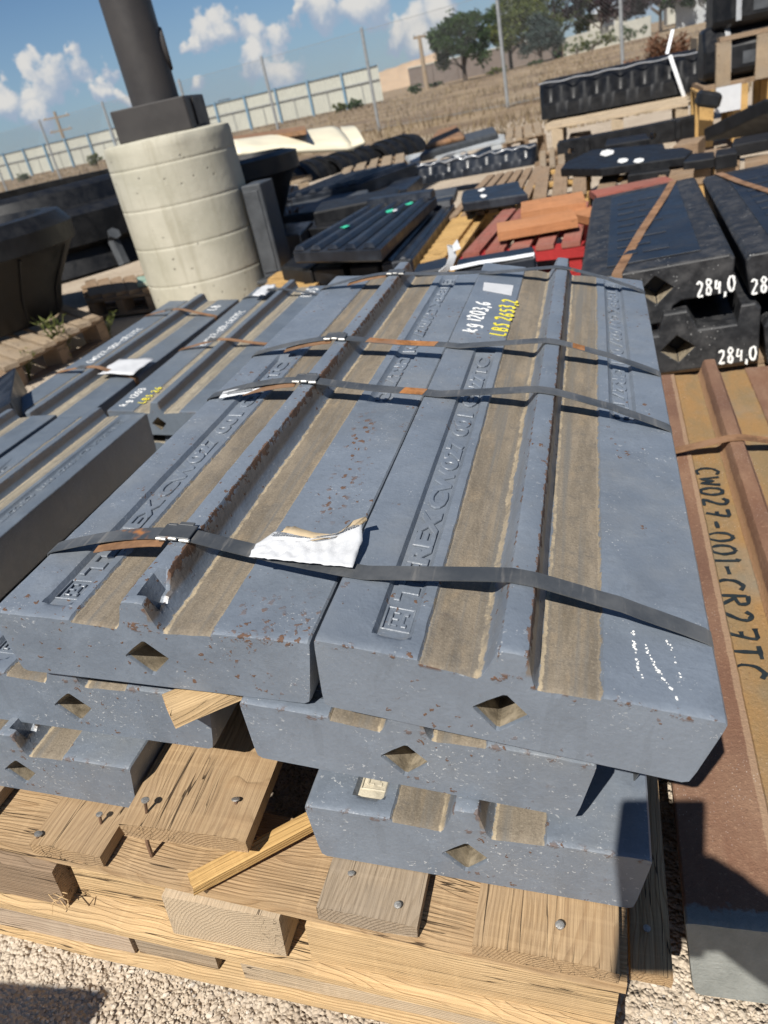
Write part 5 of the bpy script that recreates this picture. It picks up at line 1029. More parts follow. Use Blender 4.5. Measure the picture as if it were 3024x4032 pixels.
# black slab with white banding in front of the red pallet
cD = quad([(1790, 1062), (2110, 1010), (2100, 968), (1800, 1020)], .24); sl = slab_thing('steel_block', 'black block with a white plastic band, just behind the front bundle', 'steel block', cD, .1, M['blueblack'], .008)
cD2 = quad([(1620, 1078), (1765, 1052), (1760, 1010), (1640, 1040)], .22); slab_thing('steel_block', 'small black block left of the white banded one', 'steel block', cD2, .1, M['blueblack'], .008)
root = thing('plastic_band', 'white plastic band along the black block with a loose curled end', 'band', cD[0]); mb = MB(); a, b = lerp4(cD, -.05, -.02) + Vector((0, 0, .006)), lerp4(cD, .98, .08) + Vector((0, 0, .006)); mb.ribbon([a, a.lerp(b, .35) + Vector((0, 0, .004)), a.lerp(b, .7), b, b + Vector((.01, .01, -.08))], (0, 1, .3), .022, .002); mb.build('band', M['banding'], root, 40)
mb = MB(); e = [PY(x, y, cD[0].y + .06) for x, y in ((1735, 1075), (1768, 1050), (1782, 1010), (1775, 965), (1790, 955), (1800, 985))]; mb.ribbon(e, (1, .4, .1), .028, .002); mb.build('loose_end', M['banding'], root, 60)
# brown decking behind
pallet_quad('brown weathered pallet deck behind the red pallet', quad([(2085, 785), (2320, 748), (2320, 632), (2110, 662)], .12), 3, M['woodbrown'], M['woodhoney'], 'v', h=.12, gap=.25)
pallet_quad('brown weathered pallet deck under the two small black blocks', quad([(1750, 858), (2080, 800), (2140, 650), (1915, 690)], .10), 6, M['woodbrown'], M['woodhoney'], 'v', h=.12, gap=.3)
for i, (pp, lab) in enumerate(((((1815, 776), (2050, 740), (2042, 712), (1822, 752)), 'farther of the two small black blocks on the brown deck'), (((1822, 800), (2078, 762), (2052, 736), (1816, 776)), 'nearer of the two small black blocks on the brown deck'))):
    c = quad(pp, .19); r_ = slab_thing('steel_block', lab, 'steel block', c, .05, M['blueblack'], .006, 'small black blocks on the brown deck'); splash(r_, c, .35, .5, .07, .3, M['white'], i + 5, .003)
# wavy toothed bars
def wavy_bar(name, lab, a, b, w, h, m, n, amp, group=None, wires=(), backoff=Vector((0, 0, 0))):
    """long casting from a to b (near edge, base level) with scallops along its near face"""
    a, b = Vector(a), Vector(b); X = (b - a).normalized(); Y = Vector((0, 0, 1)).cross(X).normalized(); F = fr(a, X, Y, None); L = (b - a).length; root = thing(name, lab, 'toothed liner', F, group); mb = MB(); nx = n * 10; rings = []
    for i in range(nx + 1):
        x = L * i / nx; ph = 2 * math.pi * n * i / nx; k = .5 + .5 * math.cos(ph); en = min(1, min(i, nx - i) / 4 + .55)
        pr = [(0, 0), (0, h * .35), (amp * (1 - k) * .8, h * .42), (amp * (.4 + 1.2 * (1 - k)), h * .80), (w * .35 + amp * .5 * (1 - k), h * (.92 + .08 * k)), (w * .75, h), (w, h * .7), (w, 0)]
        rings.append([F @ Vector((x, w / 2 + (p - w / 2) * en, q * (.85 + .15 * en))) for p, q in pr])
    c = len(rings[0]); mb.v = [p for r in rings for p in r]; mb.f = [(i * c + j, i * c + (j + 1) % c, (i + 1) * c + (j + 1) % c, (i + 1) * c + j) for i in range(nx) for j in range(c)] + [tuple(range(c)), tuple(nx * c + j for j in range(c))]; mb.mi = [0] * len(mb.f); mb.build('body', m, root, 38)
    for q in wires:
        x = L * q; mb = MB(); mb.ribbon([F @ Vector((x, y, z)) for y, z in ((-.006, 0), (-.006, h * .38), (amp * .4, h * .83), (w * .35, h * 1.02), (w * .75, h * 1.03), (w + .005, h * .7), (w + .005, 0))], X, .022, .003); mb.build('band', M['wire'], root, 60)
    return root, F, L
def wire(lab, pts, r=.004, name='wire', m=None):
    mb = MB(); mb.tube(pts, r, 6); return tag(mb.build(name, m or M['wire'], None, 60), lab, 'wire')
a, b = P(1592, 738, .02), P(2112, 648, .02)
_, FW, LW = wavy_bar('toothed_bar', 'black scalloped bar tied with bright wire, in front of the pale grey pallet', a, b, .26, .15, M['blueblack'], 7, .04)
wire('bright wire running along the top of the scalloped black bar', [FW @ Vector((LW * k / 24, .05 + .03 * math.sin(k * 1.3), .145 + .012 * math.sin(k * 2.1))) for k in range(25)], .006)
wire('crumpled bright wire ends in front of the pale grey pallet', [FW @ Vector((.35 + .12 * math.sin(k * 1.1) + k * .015, .10 + .05 * math.cos(k * 1.7), .17 + .03 * math.sin(k * .9))) for k in range(14)], .007)
# pale grey pallet with a dark casting on it
cG = quad([(1610, 640), (1975, 556), (1968, 524), (1600, 612)], .14); g_ = pallet_quad('pale grey painted pallet behind the scalloped bar', cG, 3, M['lightgrey'], M['lightgrey'], 'u', h=.19, gap=.12, th=.025)
c = quad([(1650, 606), (1960, 520), (1945, 496), (1690, 566)], .20); ob = slab_thing('casting', 'dark grey and rusty casting lying on the pale grey pallet', 'casting', c, .08, M['greydark'], .02)
c = quad([(1672, 570), (1830, 530), (1800, 492), (1720, 512)], .25); slab_thing('casting', 'brown mossy casting piece on top of the dark grey one', 'casting', c, .06, M['woodbrown'] if False else M['straprust'], .02)
pallet_quad('stack of grey-brown pallets right of the pale grey pallet', quad([(1985, 560), (2140, 520), (2130, 476), (1990, 505)], .14), 4, M['woodgrey'], M['woodbrown'], 'v', h=.2)
# ribbed blue-black sheet and plates left of centre
cS = quad([(1100, 792), (1420, 720), (1640, 640), (1350, 690)], .20); ribbed_plate('wide blue-black ribbed sheet behind the seedling', cS, .10, M['blueblack'], 6, .03, False)
c = quad([(1010, 868), (1440, 800), (1450, 745), (1100, 800)], .16); slab_thing('steel_plate', 'grey-black flat plate beside the conduit box', 'steel plate', c, .14, M['greydark'], .01)
c = quad([(1230, 838), (1560, 770), (1570, 735), (1260, 795)], .20); slab_thing('steel_plate', 'black plate with scrawled marks in front of the ribbed sheet', 'steel plate', c, .12, M['black'], .01)
pallet_quad('small pale pallet under the black arched liners', quad([(1005, 735), (1205, 712), (1200, 690), (1010, 712)], .22), 3, M['woodgrey'], M['woodgrey'], 'u', h=.2)
# dark cone seen from its flared underside, right of the conduit box
Fc = Matrix.Translation(PY(965, 770, 5.3)); Fc = Matrix.Translation((Fc.translation.x, Fc.translation.y, -.08))
cn2 = cone('cone_liner', 'black flared cone with a tan inner face, right behind the conduit box', Fc, [(.10, .0), (.16, .12), (.36, .52), (.42, .56), (.42, .66), (.34, .68), (.30, .56), (.10, .05), (.10, 0)], M['black'], 48)
# cream curved sheet lying over black arched liners
def arch(name, lab, p, r, L, ang, m, th=.06, group=None):
    X = Vector((math.cos(ang), math.sin(ang), 0)); F = fr(p, X, Vector((0, 0, 1)).cross(X), None); root = thing(name, lab, 'liner', F, group); mb = MB(); n = 14; v = []
    for x in (0, L):
        for rr in (r, r - th):
            for k in range(n + 1): q = math.pi * k / n; v.append(F @ Vector((x, -rr * math.cos(q), rr * math.sin(q) * .8)))
    s = n + 1; f = [(k, k + 1, 2 * s + k + 1, 2 * s + k) for k in range(n)] + [(s + k, s + k + 1, 3 * s + k + 1, 3 * s + k) for k in range(n)] + [(k, k + 1, s + k + 1, s + k) for k in range(n)] + [(2 * s + k, 2 * s + k + 1, 3 * s + k + 1, 3 * s + k) for k in range(n)] + [(0, s, 3 * s, 2 * s), (n, s + n, 3 * s + n, 2 * s + n)]
    mb.add(v, f); mb.build('shell', m, root, 40)
    for q in (.25, .5, .75):
        mb = MB(); mb.ribbon([F @ Vector((L * q, -(r + .012) * math.cos(math.pi * k / n), (r + .012) * math.sin(math.pi * k / n) * .8)) for k in range(n + 1)], X, .09, .03); mb.build('rib', m, root, 40)
    return root
for i, (x, y) in enumerate(((1130, 735), (1300, 690), (1480, 640))):
    arch('arched_liner', ('left', 'middle', 'right')[i] + ' black arched liner under the cream sheet', P(x, y, .0), .26, .75, math.radians(62), M['black'], group='arched liners under the cream sheet')
def bent_sheet(lab, near, far, z0, z1, sag):
    root = thing('cream_sheet', lab, 'sheet', PY(*near[0])); n = 16; mb = MB()
    A = [PY(*p) for p in near]; B = [PY(*p) for p in far]
    for i in range(n + 1):
        q = i / n
        for j in range(6):
            v = j / 5; p = A[0].lerp(A[1], q).lerp(B[0].lerp(B[1], q), v); p.z += sag * math.sin(math.pi * v) ; mb.v.append(p)
    mb.f = [(i * 6 + j, i * 6 + j + 1, i * 6 + j + 7, i * 6 + j + 6) for i in range(n) for j in range(5)]; mb.mi = [0] * len(mb.f); o = mb.build('sheet', M['tarp'], root, 50); s_ = o.modifiers.new('t', 'SOLIDIFY'); s_.thickness = .03; return root
bent_sheet('long cream plastic sheet lying behind the concrete base', [(925, 600, 7.0), (1395, 580, 7.6)], [(905, 556, 7.9), (1310, 495, 8.6)], 0, 0, .05)
bent_sheet('short bent end of the cream sheet', [(1372, 580, 7.6), (1436, 556, 7.7)], [(1340, 498, 8.5), (1392, 494, 8.6)], 0, 0, .03)
mb = MB(); mb.slab(quad([(890, 560), (1205, 510), (1200, 495), (895, 540)], .62), .04); tag(mb.build('steel_plate', M['straprust'], None), 'rusty edged plate behind the cream sheet', 'steel plate')
# ------------------------------------------------------------------ right background: big toothed bar on a pale pallet
zb = .02
cP = quad([(2160, 500), (2722, 402), (2700, 362), (2180, 452)], .215); pallet_quad('pale new pallet carrying the big black toothed bar', cP, 4, M['woodpale'], M['woodpale'], 'u', h=.195, gap=.15, th=.025)
a, b = P(2128, 476, .235), P(2785, 350, .235)
_, FB, LB = wavy_bar('toothed_bar', 'big black toothed bar with rusty flutes on the pale pallet', a, b, .46, .33, M['black'], 7, .075)
mb = MB(); mb.ribbon([FB @ Vector((LB * q, .06 + .02 * math.sin(q * 20), .31 + .006 * math.sin(q * 33))) for q in [k / 30 for k in range(31)]], (0, 1, .5), .016, .004); tag(mb.build('plastic_band', M['wire'], None, 60), 'pale band along the top edge of the big toothed bar', 'band')
p0 = FB @ Vector((LB * .79, -.02, .30)); root = thing('plastic_band', 'white plastic band hanging loose over the big toothed bar', 'band', p0); mb = MB(); mb.ribbon([FB @ Vector((LB * (.79 + .02 * k), -.03 - .05 * math.sin(k * .6), .33 - .09 * k)) for k in range(6)], FB.to_3x3() @ Vector((1, 0, .1)), .032, .004); mb.ribbon([FB @ Vector((LB * (.775 + .012 * k), .05 + .05 * k, .345 + .06 * k)) for k in range(4)], FB.to_3x3() @ Vector((1, 0, .1)), .028, .004); mb.build('band', M['banding'], root, 60)
def beam_holes():
    a, b = P(2200, 640, .0), P(2790, 528, .0); X = (b - a).normalized(); F = fr(a, X, Vector((0, 0, 1)).cross(X), None); L = (b - a).length; root = thing('holed_beam', 'long black beam with round holes under the big toothed bar', 'steel beam', F); bm = bmesh.new(); h = .15
    o = [bm.verts.new(F @ Vector(p)) for p in ((0, 0, 0), (L, 0, 0), (L, 0, h * .9), (L * .97, 0, h), (L * .6, 0, h * .96), (.02, 0, h), (0, 0, h * .8))]; es = [bm.edges.new((o[i], o[(i + 1) % len(o)])) for i in range(len(o))]; loops = []
    for q in (.40, .52, .64, .09):
        l = [bm.verts.new(F @ Vector((L * q + .028 * math.cos(t * .5236), 0, .065 + .03 * math.sin(t * .5236)))) for t in range(12)]; loops.append(l); es += [bm.edges.new((l[i], l[(i + 1) % 12])) for i in range(12)]
    bmesh.ops.triangle_fill(bm, edges=es, use_beauty=True); fs = list(bm.faces); r = bmesh.ops.extrude_face_region(bm, geom=fs); bmesh.ops.translate(bm, verts=[v for v in r['geom'] if isinstance(v, bmesh.types.BMVert)], vec=F.to_3x3() @ Vector((0, .16, 0))); bmesh.ops.recalc_face_normals(bm, faces=bm.faces); bm.transform(F.inverted()); me = bpy.data.meshes.new('web'); bm.to_mesh(me); bm.free(); me.materials.append(M['black']); link(bpy.data.objects.new('web', me), root, F)
    for q in (.2, .8): mb = MB(); mb.box(F @ Vector((L * q, -.02, h * .5)), (.04, .04, h * .9), F.to_3x3()); mb.build('stiffener', M['black'], root, bevel=.005)
beam_holes()
# arrow-shaped plate with white stickers
zt = .17; pts = [P(x, y, zt) for x, y in ((2207, 664), (2365, 664), (2700, 618), (2728, 592), (2690, 580), (2620, 585), (2612, 565), (2330, 590), (2225, 640))]
root = thing('shaped_plate', 'black arrow shaped plate with white marks on the brown pallets', 'steel plate', pts[0]); mb = MB(); mb.slab(pts, .045); mb.build('body', M['black'], root, bevel=.004)
for (x, y, s_) in ((2390, 604, 1), (2452, 634, .75), (2515, 634, .75)):
    mb = MB(); c = [P(x + dx * s_, y + dy * s_, zt + .003) for dx, dy in ((-28, 6), (-6, 12), (24, 2), (28, -10), (4, -14), (-20, -8))]; mb.hexa(c, [p + Vector((0, 0, .002)) for p in c]); mb.build('white_mark', M['white'], root)
mb = MB(); mb.slab(quad([(2690, 640), (2815, 622), (2812, 596), (2710, 606)], .16), .05); tag(mb.build('steel_block', M['black'], None, bevel=.005), 'dark block at the tip of the arrow shaped plate', 'steel block')
mb = MB(); mb.slab(quad([(2470, 690), (2640, 668), (2630, 650), (2480, 672)], .13), .06); tag(mb.build('steel_block', M['black'], None, bevel=.005), 'dark block underneath the arrow shaped plate', 'steel block')
pallet_quad('brown pallet deck under the arrow shaped plate', quad([(2340, 748), (2800, 680), (2860, 580), (2380, 640)], .08), 5, M['woodbrown'], M['woodhoney'], 'v', h=.11, gap=.22)
for i, (x, y) in enumerate(((2760, 650), (2870, 636), (2985, 628), (2690, 680), (2720, 560))):
    c = quad([(x - 55, y + 14), (x + 45, y), (x + 42, y - 24), (x - 50, y - 10)], .12); o = board('timber', (c[0] + c[3]) / 2, (c[1] + c[2]) / 2, (c[3] - c[0]).length, .09, M['woodbrown'], None); tag(o, ('brown timber block nearest the black embossed bar', 'second brown timber block at the right, behind the black bars', 'brown timber block at the right edge behind the black bars', 'brown timber block left of the others behind the black bar', 'brown timber block beside the holed beam')[i], 'timber')
# leaning plate and stacks at the right edge
c = [P(2770, 505, .14), P(3080, 462, .16), P(3090, 392, .34), P(3010, 392, .30)]; slab_thing('steel_plate', 'big black plate sloping up at the right edge', 'steel plate', c, .09, M['black'], .008)
mb = MB(); mb.slab(quad([(2880, 575), (3060, 540), (3050, 515), (2890, 545)], .2), .06); tag(mb.build('steel_block', M['black'], None, bevel=.006), 'black flat block below the sloping plate at the right edge', 'steel block')
mb = MB(); mb.slab(quad([(2815, 615), (2905, 600), (2895, 578), (2820, 590)], .2), .07); tag(mb.build('steel_block', M['black'], None, bevel=.006), 'small black block standing on the timber blocks', 'steel block')
def boxy_liner(lab, px, y, w, h, d, m):
    p = PY(*px, y); root = thing('banded_liner', lab, 'liner', p, 'banded black liners on the right stack'); mb = MB(); ch = .28; pr = [(0, h * .12), (0, h * .62), (d * .25, h), (d * .8, h), (d, h * .6), (d, 0), (d * .12, 0)]
    secs = []
    for x, s_ in ((0, .72), (w * .07, 1), (w, 1)): secs.append([p + Vector((x, d / 2 + (a - d / 2) * s_, b * (.8 + .2 * s_))) for a, b in pr])
    for s0, s1 in zip(secs[:-1], secs[1:]): mb.hexa(s0, s1)
    mb.build('body', m, root, bevel=.02)
    for q in (.10, .34, .8):
        b2 = MB(); b2.ribbon([p + Vector((w * q, a - (.01 if a < d / 2 else -.01), b + (.012 if b > h * .9 else 0))) for a, b in ((0, h * .12), (0, h * .62), (d * .25, h), (d * .8, h), (d, h * .6))], (1, 0, 0), .035, .006); b2.build('band', M['wire'], root)
    mb = MB(); mb.box(p + Vector((w * .22, -.004, h * .34)), (w * .12, .004, h * .22)); mb.build('stencil_label', M['greydark'], root)
    return root
boxy_liner('lower banded black liner on the white labelled pallet', (2775, 330), 6.9, 1.6, .36, .6, M['black'])
boxy_liner('upper banded black liner on top of the right stack', (2812, 130), 6.9, 1.6, .38, .6, M['black'])
c = [PY(2765, 345, 6.85), PY(3080, 290, 6.85)]; c = [c[0], Vector((c[1].x, 6.9, c[0].z)), Vector((c[1].x, 7.55, c[0].z)), Vector((c[0].x, 7.5, c[0].z))]; rp2 = pallet_quad('pallet with a white paper label under the lower banded liner', c, 4, M['woodbrown'], M['woodhoney'], 'u', h=.40, gap=.2, th=.03)
lb = PY(2868, 388, 6.78); mb = MB(); mb.box(lb, (.17, .004, .17)); mb.build('paper_label', M['paper'], rp2)
c = [PY(2830, 150, 6.85), PY(3080, 100, 6.85)]; c = [c[0], Vector((c[1].x + .2, 6.9, c[0].z)), Vector((c[1].x + .2, 7.5, c[0].z)), Vector((c[0].x, 7.5, c[0].z))]; pallet_quad('tall timber packing between the two banded liners', c, 4, M['woodbrown'], M['woodgrey'], 'u', h=.30, gap=.2, th=.03)
mb = MB(); p = PY(2745, 200, 8.6); mb.hexa([p, p + Vector((.9, 0, .02)), p + Vector((.9, .6, .02)), p + Vector((0, .6, 0))], [p + Vector((0, 0, .10)), p + Vector((.9, 0, .12)), p + Vector((.9, .6, .12)), p + Vector((0, .6, .1))]); tag(mb.build('board_stack', M['woodgrey'], None), 'flat grey board stack behind the right stack', 'boards')
mb = MB(); p = PY(2730, 425, 6.4); mb.box(p + Vector((.12, .2, .02)), (.16, .2, .10), Matrix.Rotation(.3, 3, 'Y')); tag(mb.build('steel_block', M['black'], None, bevel=.02), 'tilted black block between the toothed bar and the right stack', 'steel block')

pallet_quad('grey-brown deck in the gap between the scalloped bar and the beam', quad([(2120, 660), (2230, 640), (2225, 560), (2118, 600)], .06), 3, M['woodgrey'], M['woodbrown'], 'v', h=.12)
pallet_quad('grey-brown pallet half hidden behind the ribbed sheet', quad([(1330, 690), (1600, 640), (1600, 600), (1360, 640)], .06), 5, M['woodgrey'], M['woodbrown'], 'v', h=.14)
slab_thing('steel_plate', 'grey sheet leaning over the arched liners', 'steel plate', quad([(1380, 715), (1590, 672), (1580, 640), (1400, 672)], .16), .03, M['greydark'], .006)
slab_thing('steel_plate', 'dark plate lying left of the scalloped bar', 'steel plate', quad([(1480, 770), (1600, 742), (1660, 690), (1560, 705)], .12), .1, M['blueblack'], .008)

for i, (pp, z, h, m, lab) in enumerate((
  (((1200, 905), (1450, 872), (1475, 835), (1235, 862)), .12, .06, 'black', 'low black plate left of the ribbed green marked plate'),
  (((1060, 930), (1180, 922), (1230, 870), (1090, 885)), .14, .12, 'blueblack', 'dark block behind the thin brown seedling'),
  (((1665, 790), (1790, 765), (1800, 735), (1690, 752)), .11, .05, 'greydark', 'small grey plate on the brown deck left of the two black blocks'),
  (((2380, 575), (2560, 545), (2545, 525), (2390, 548)), .13, .06, 'black', 'thin black plate lying behind the arrow shaped plate'),
  (((2240, 545), (2330, 528), (2325, 512), (2245, 524)), .05, .05, 'woodgrey', 'short grey board under the pale new pallet'),
  (((2590, 690), (2660, 680), (2655, 655), (2595, 664)), .11, .05, 'woodbrown', 'brown offcut beside the tip of the arrow shaped plate'))):
    c = quad(pp, z); slab_thing('offcut' if m.startswith('wood') else 'steel_plate', lab, 'offcut' if m.startswith('wood') else 'steel plate', c, h, M[m], .005)

# ------------------------------------------------------------------ chain link fence
def chain_fence():
    pts = {k: Vector(p) for k, p in {'E2': (3.6, 18.5, 0), 'E': (.53, 18.3, 0), 'D': (-1.78, 18.1, 0), 'C': (-4.94, 19.5, 0), 'B': (-7.92, 20.8, 0), 'B2': (-10.9, 22.05, 0), 'B3': (-14.3, 23.5, 0), 'A': (-17.76, 25.07, 0), 'Z': (-21.2, 26.5, 0), 'Y': (-24.6, 28, 0)}.items()}
    for k in pts: pts[k].z = gz(pts[k].x, pts[k].y)
    names = list(pts); h = 2.05; root = thing('chain_link_fence', 'chain link fence with grey posts along the far side of the yard', 'fence', pts['C'])
    for k in names:
        p = pts[k]; mb = MB(); mb.tube([p, p + Vector((0, 0, h + .02))], .036, 10); mb.lathe([(.038, 0), (.034, .03), (0, .045)], 10, Matrix.Translation(p + Vector((0, 0, h + .02)))); mb.build('post', M['galv'], root, 40)
    mb = MB(); w = .0034
    for a, b in zip(names[:-1], names[1:]):
        pa, pb = pts[a], pts[b]; L = (pb - pa).length; d = (pb - pa) / L; st = .075; n = int((L + h) / st)
        def at(x, z): return pa + d * x + Vector((0, 0, z + .03))
        for fam in (1, -1):
            for i in range(n):
                x0 = i * st - (h if fam > 0 else 0); x1 = x0 + h; z0, z1 = (0, h - .08) if fam > 0 else (h - .08, 0)
                u0 = max(0, -x0 / h); u1 = min(1, (L - x0) / h)
                if u1 <= u0: continue
                p, q = at(x0 + h * u0, z0 + (z1 - z0) * u0), at(x0 + h * u1, z0 + (z1 - z0) * u1); s = Vector((0, 0, w)); t = d.cross(Vector((0, 0, 1))) * w * .6
                mb.add([p - s * .5 - t, p + s * .5 - t, p + t, q - s * .5 - t, q + s * .5 - t, q + t], [(0, 1, 4, 3), (1, 2, 5, 4), (2, 0, 3, 5)])
    o = mb.build('wire_mesh', M['galv'], root); o['kind'] = 'stuff'
    for z in (.06, h - .02):
        mb = MB(); mb.tube([pts[k] + Vector((0, 0, z)) for k in names], .006, 5); mb.build('tension_wire', M['galv'], root)
chain_fence()
# ------------------------------------------------------------------ cream sheet fence with blue posts
def sheet_fence():
    a, b = Vector((-45.3, 56.3, 0)), Vector((-11.6, 47.9, 0)); d = (b - a).normalized(); a = a - d * 22; L = (b - a).length; n = 24; h = 1.9; up = Vector((0, 0, 1)); nrm = d.cross(up)
    root = thing('sheet_fence', 'cream sheet metal fence with blue posts across the far road', 'fence', Vector((a.x, a.y, gz(a.x, a.y))))
    for i in range(n):
        p, q = a + d * (L * i / n), a + d * (L * (i + 1) / n); p.z, q.z = gz(p.x, p.y), gz(q.x, q.y)
        mb = MB(); m_ = 18
        for k in range(m_ + 1):
            c = p.lerp(q, k / m_) - nrm * (.0 if k % 2 else .03); mb.v += [c + up * .1, c + up * h]
        mb.f = [(2 * k, 2 * k + 2, 2 * k + 3, 2 * k + 1) for k in range(m_)]; mb.mi = [0] * m_; o = mb.build('panel', M['cream'], root)
        mb = MB(); mb.box(p + nrm * .09 + up * (h / 2 + .02), (.12, .12, h + .06)); mb.build('post', M['bluepost'], root)
        for z, m in ((h - .02, M['bluepost']), (h * .62, M['galv'])): mb = MB(); mb.tube([p + nrm * .05 + up * z, q + nrm * .05 + up * z], .045 if z > 2 else .03, 6); mb.build('rail', m, root)
        mb = MB(); e = p.lerp(q, .5) + nrm * .05; mb.tube([e + up * .05, e + up * (h * .62)], .02, 5); mb.build('stay', M['galv'], root)
sheet_fence()
def wall_run(name, lab, cat, a, b, h, t, m, n, parts='panel', cap=None):
    a, b = Vector(a), Vector(b); d = (b - a).normalized(); nrm = d.cross(Vector((0, 0, 1))); L = (b - a).length; root = thing(name, lab, cat, Vector((a.x, a.y, gz(a.x, a.y))))
    for i in range(n):
        p, q = a + d * (L * i / n), a + d * (L * (i + .985) / n); p.z, q.z = gz(p.x, p.y) - .1, gz(q.x, q.y) - .1
        mb = MB(); mb.hexa([p, q, q + nrm * -t, p + nrm * -t], [v + Vector((0, 0, h + .1)) for v in (p, q, q + nrm * -t, p + nrm * -t)]); mb.build(parts, m, root)
        if cap: mb = MB(); mb.box((p + q) / 2 - nrm * t / 2 + Vector((0, 0, h + .12)), (L / n * .99, t + .12, .08), fr((0, 0, 0), d, Vector((0, 0, 1)).cross(d), None).to_3x3()); mb.build('coping', cap, root)
    return root
wall_run('block_wall', 'long brown block wall behind the round green tree', 'wall', (-14.6, 70.5, 0), (-2.3, 69.5, 0), 1.55, .2, M['block'], 6, 'panel', M['wallw'])
wall_run('wooden_fence', 'pale weathered board fence below the dark plum trees', 'fence', (-2.0, 62, 0), (3.4, 58, 0), 1.1, .06, M['wallw'], 22, 'board')
wall_run('garden_fence', 'pale blue-grey fence by the sheds at the top right', 'fence', (5.0, 60, 0), (12.5, 57, 0), 1.7, .06, M['lightgrey'], 26, 'board')
def house(name, lab, c, w, d_, h, rh, wall, roof, yaw, wins=2):
    F = Matrix.Translation(c) @ Matrix.Rotation(yaw, 4, 'Z'); root = thing(name, lab, 'building', F); mb = MB(); mb.box(F @ Vector((0, 0, h / 2)), (w, d_, h), F.to_3x3()); mb.build('wall', wall, root)
    o_ = .5; e = [(-w / 2 - o_, -d_ / 2 - o_, h), (w / 2 + o_, -d_ / 2 - o_, h), (w / 2 + o_, d_ / 2 + o_, h), (-w / 2 - o_, d_ / 2 + o_, h), (-w / 2 + 1, 0, h + rh), (w / 2 - 1, 0, h + rh)]
    mb = MB(); mb.add(xf(F, e), [(0, 1, 5, 4), (2, 3, 4, 5), (1, 2, 5), (3, 0, 4), (0, 3, 2, 1)]); mb.build('roof', roof, root)
    for i in range(wins):
        x = -w / 2 + w * (i + .5) / wins; f_ = MB(); f_.box(F @ Vector((x, -d_ / 2 - .02, h * .55)), (1.0, .06, .9), F.to_3x3()); o = f_.build('window', M['lightgrey'], root); g = MB(); g.box(F @ Vector((x, -d_ / 2 - .055, h * .55)), (.84, .02, .74), F.to_3x3()); g.build('pane', M['greydark'], o)
    return root
def at_px(px, py, dist, z=None):
    p = PD(px, py, dist); p.z = gz(p.x, p.y); return p
def mound():
    mb = MB(); n, m_ = 40, 12; A, B = PD(1352, 332, 110), PD(1800, 240, 112); A.z, B.z = gz(A.x, A.y), gz(B.x, B.y); d = (B - A).normalized(); nr = d.cross(Vector((0, 0, 1)))
    for i in range(n + 1):
        for j in range(m_ + 1):
            u, v = i / n, j / m_ * 2 - 1; h = (1.75 + 1.5 * u) * smoothstep(0, .10, u) * smoothstep(1, .85, u) * (1 - abs(v)) ** .7; p = A.lerp(B, u) - nr * (v * 4.5); p.z += h + .12 * mnoise.noise((u * 14, v * 4, 1)) * (1 - v * v) - .05; mb.v.append(p)
    mb.f = [(i * (m_ + 1) + j, (i + 1) * (m_ + 1) + j, (i + 1) * (m_ + 1) + j + 1, i * (m_ + 1) + j + 1) for i in range(n) for j in range(m_)]; mb.mi = [0] * len(mb.f); tag(mb.build('dirt_mound', M['soil'], None, 50), kind='structure')
mound()
p = at_px(2390, 150, 80); house('shed', 'small off-white shed between the plum trees', p, 3.0, 3, 2.2, .5, M['wallw'], M['lightgrey'], .1, 1)
p = at_px(2840, 60, 74); house('shed', 'cream building with a flat roof behind the top right stack', p, 8, 4, 3.2, .4, M['wallw'], M['lightgrey'], .0, 2)
def util_pole(lab, top, base_y, dist, arms):
    t = PD(*top, dist); b = Vector((t.x, t.y, gz(t.x, t.y))); root = thing('utility_pole', lab, 'utility pole', b); mb = MB(); mb.tube([b, t], [.17, .11], 10); mb.build('pole', M['woodgrey'], root)
    for dz, L in arms: mb = MB(); mb.box(t - Vector((0, 0, dz)), (L, .14, .14), Matrix.Rotation(.5, 3, 'Z')); mb.build('crossarm', M['woodgrey'], root)
    for dz, L in arms:
        for s in (-.42, .42): mb = MB(); mb.lathe([(.06, 0), (.08, .1), (0, .2)], 8, Matrix.Translation(t - Vector((-L * s * math.cos(.5), -L * s * math.sin(.5), dz - .07)))); mb.build('insulator', M['lightgrey'], root)
util_pole('far wooden utility pole with two crossarms at the left', (213, 439), 561, 85, ((.5, 2.4), (1.6, 2.0)))
util_pole('grey utility pole beside the round green tree', (1650, 139), 280, 58, ((.1, .8),))
mb = MB(); c = PD(886, 407, 75); root = thing('billboard', 'small dark board on posts showing above the cream fence', 'sign', Vector((c.x, c.y, gz(c.x, c.y)))); mb.box(c, (1.1, .15, .6)); mb.build('board', M['greydark'], root)
for s in (-.4, .4): mb = MB(); mb.tube([Vector((c.x + s, c.y, gz(c.x, c.y))), c + Vector((s, 0, -.3))], .06, 6); mb.build('leg', M['galv'], root)
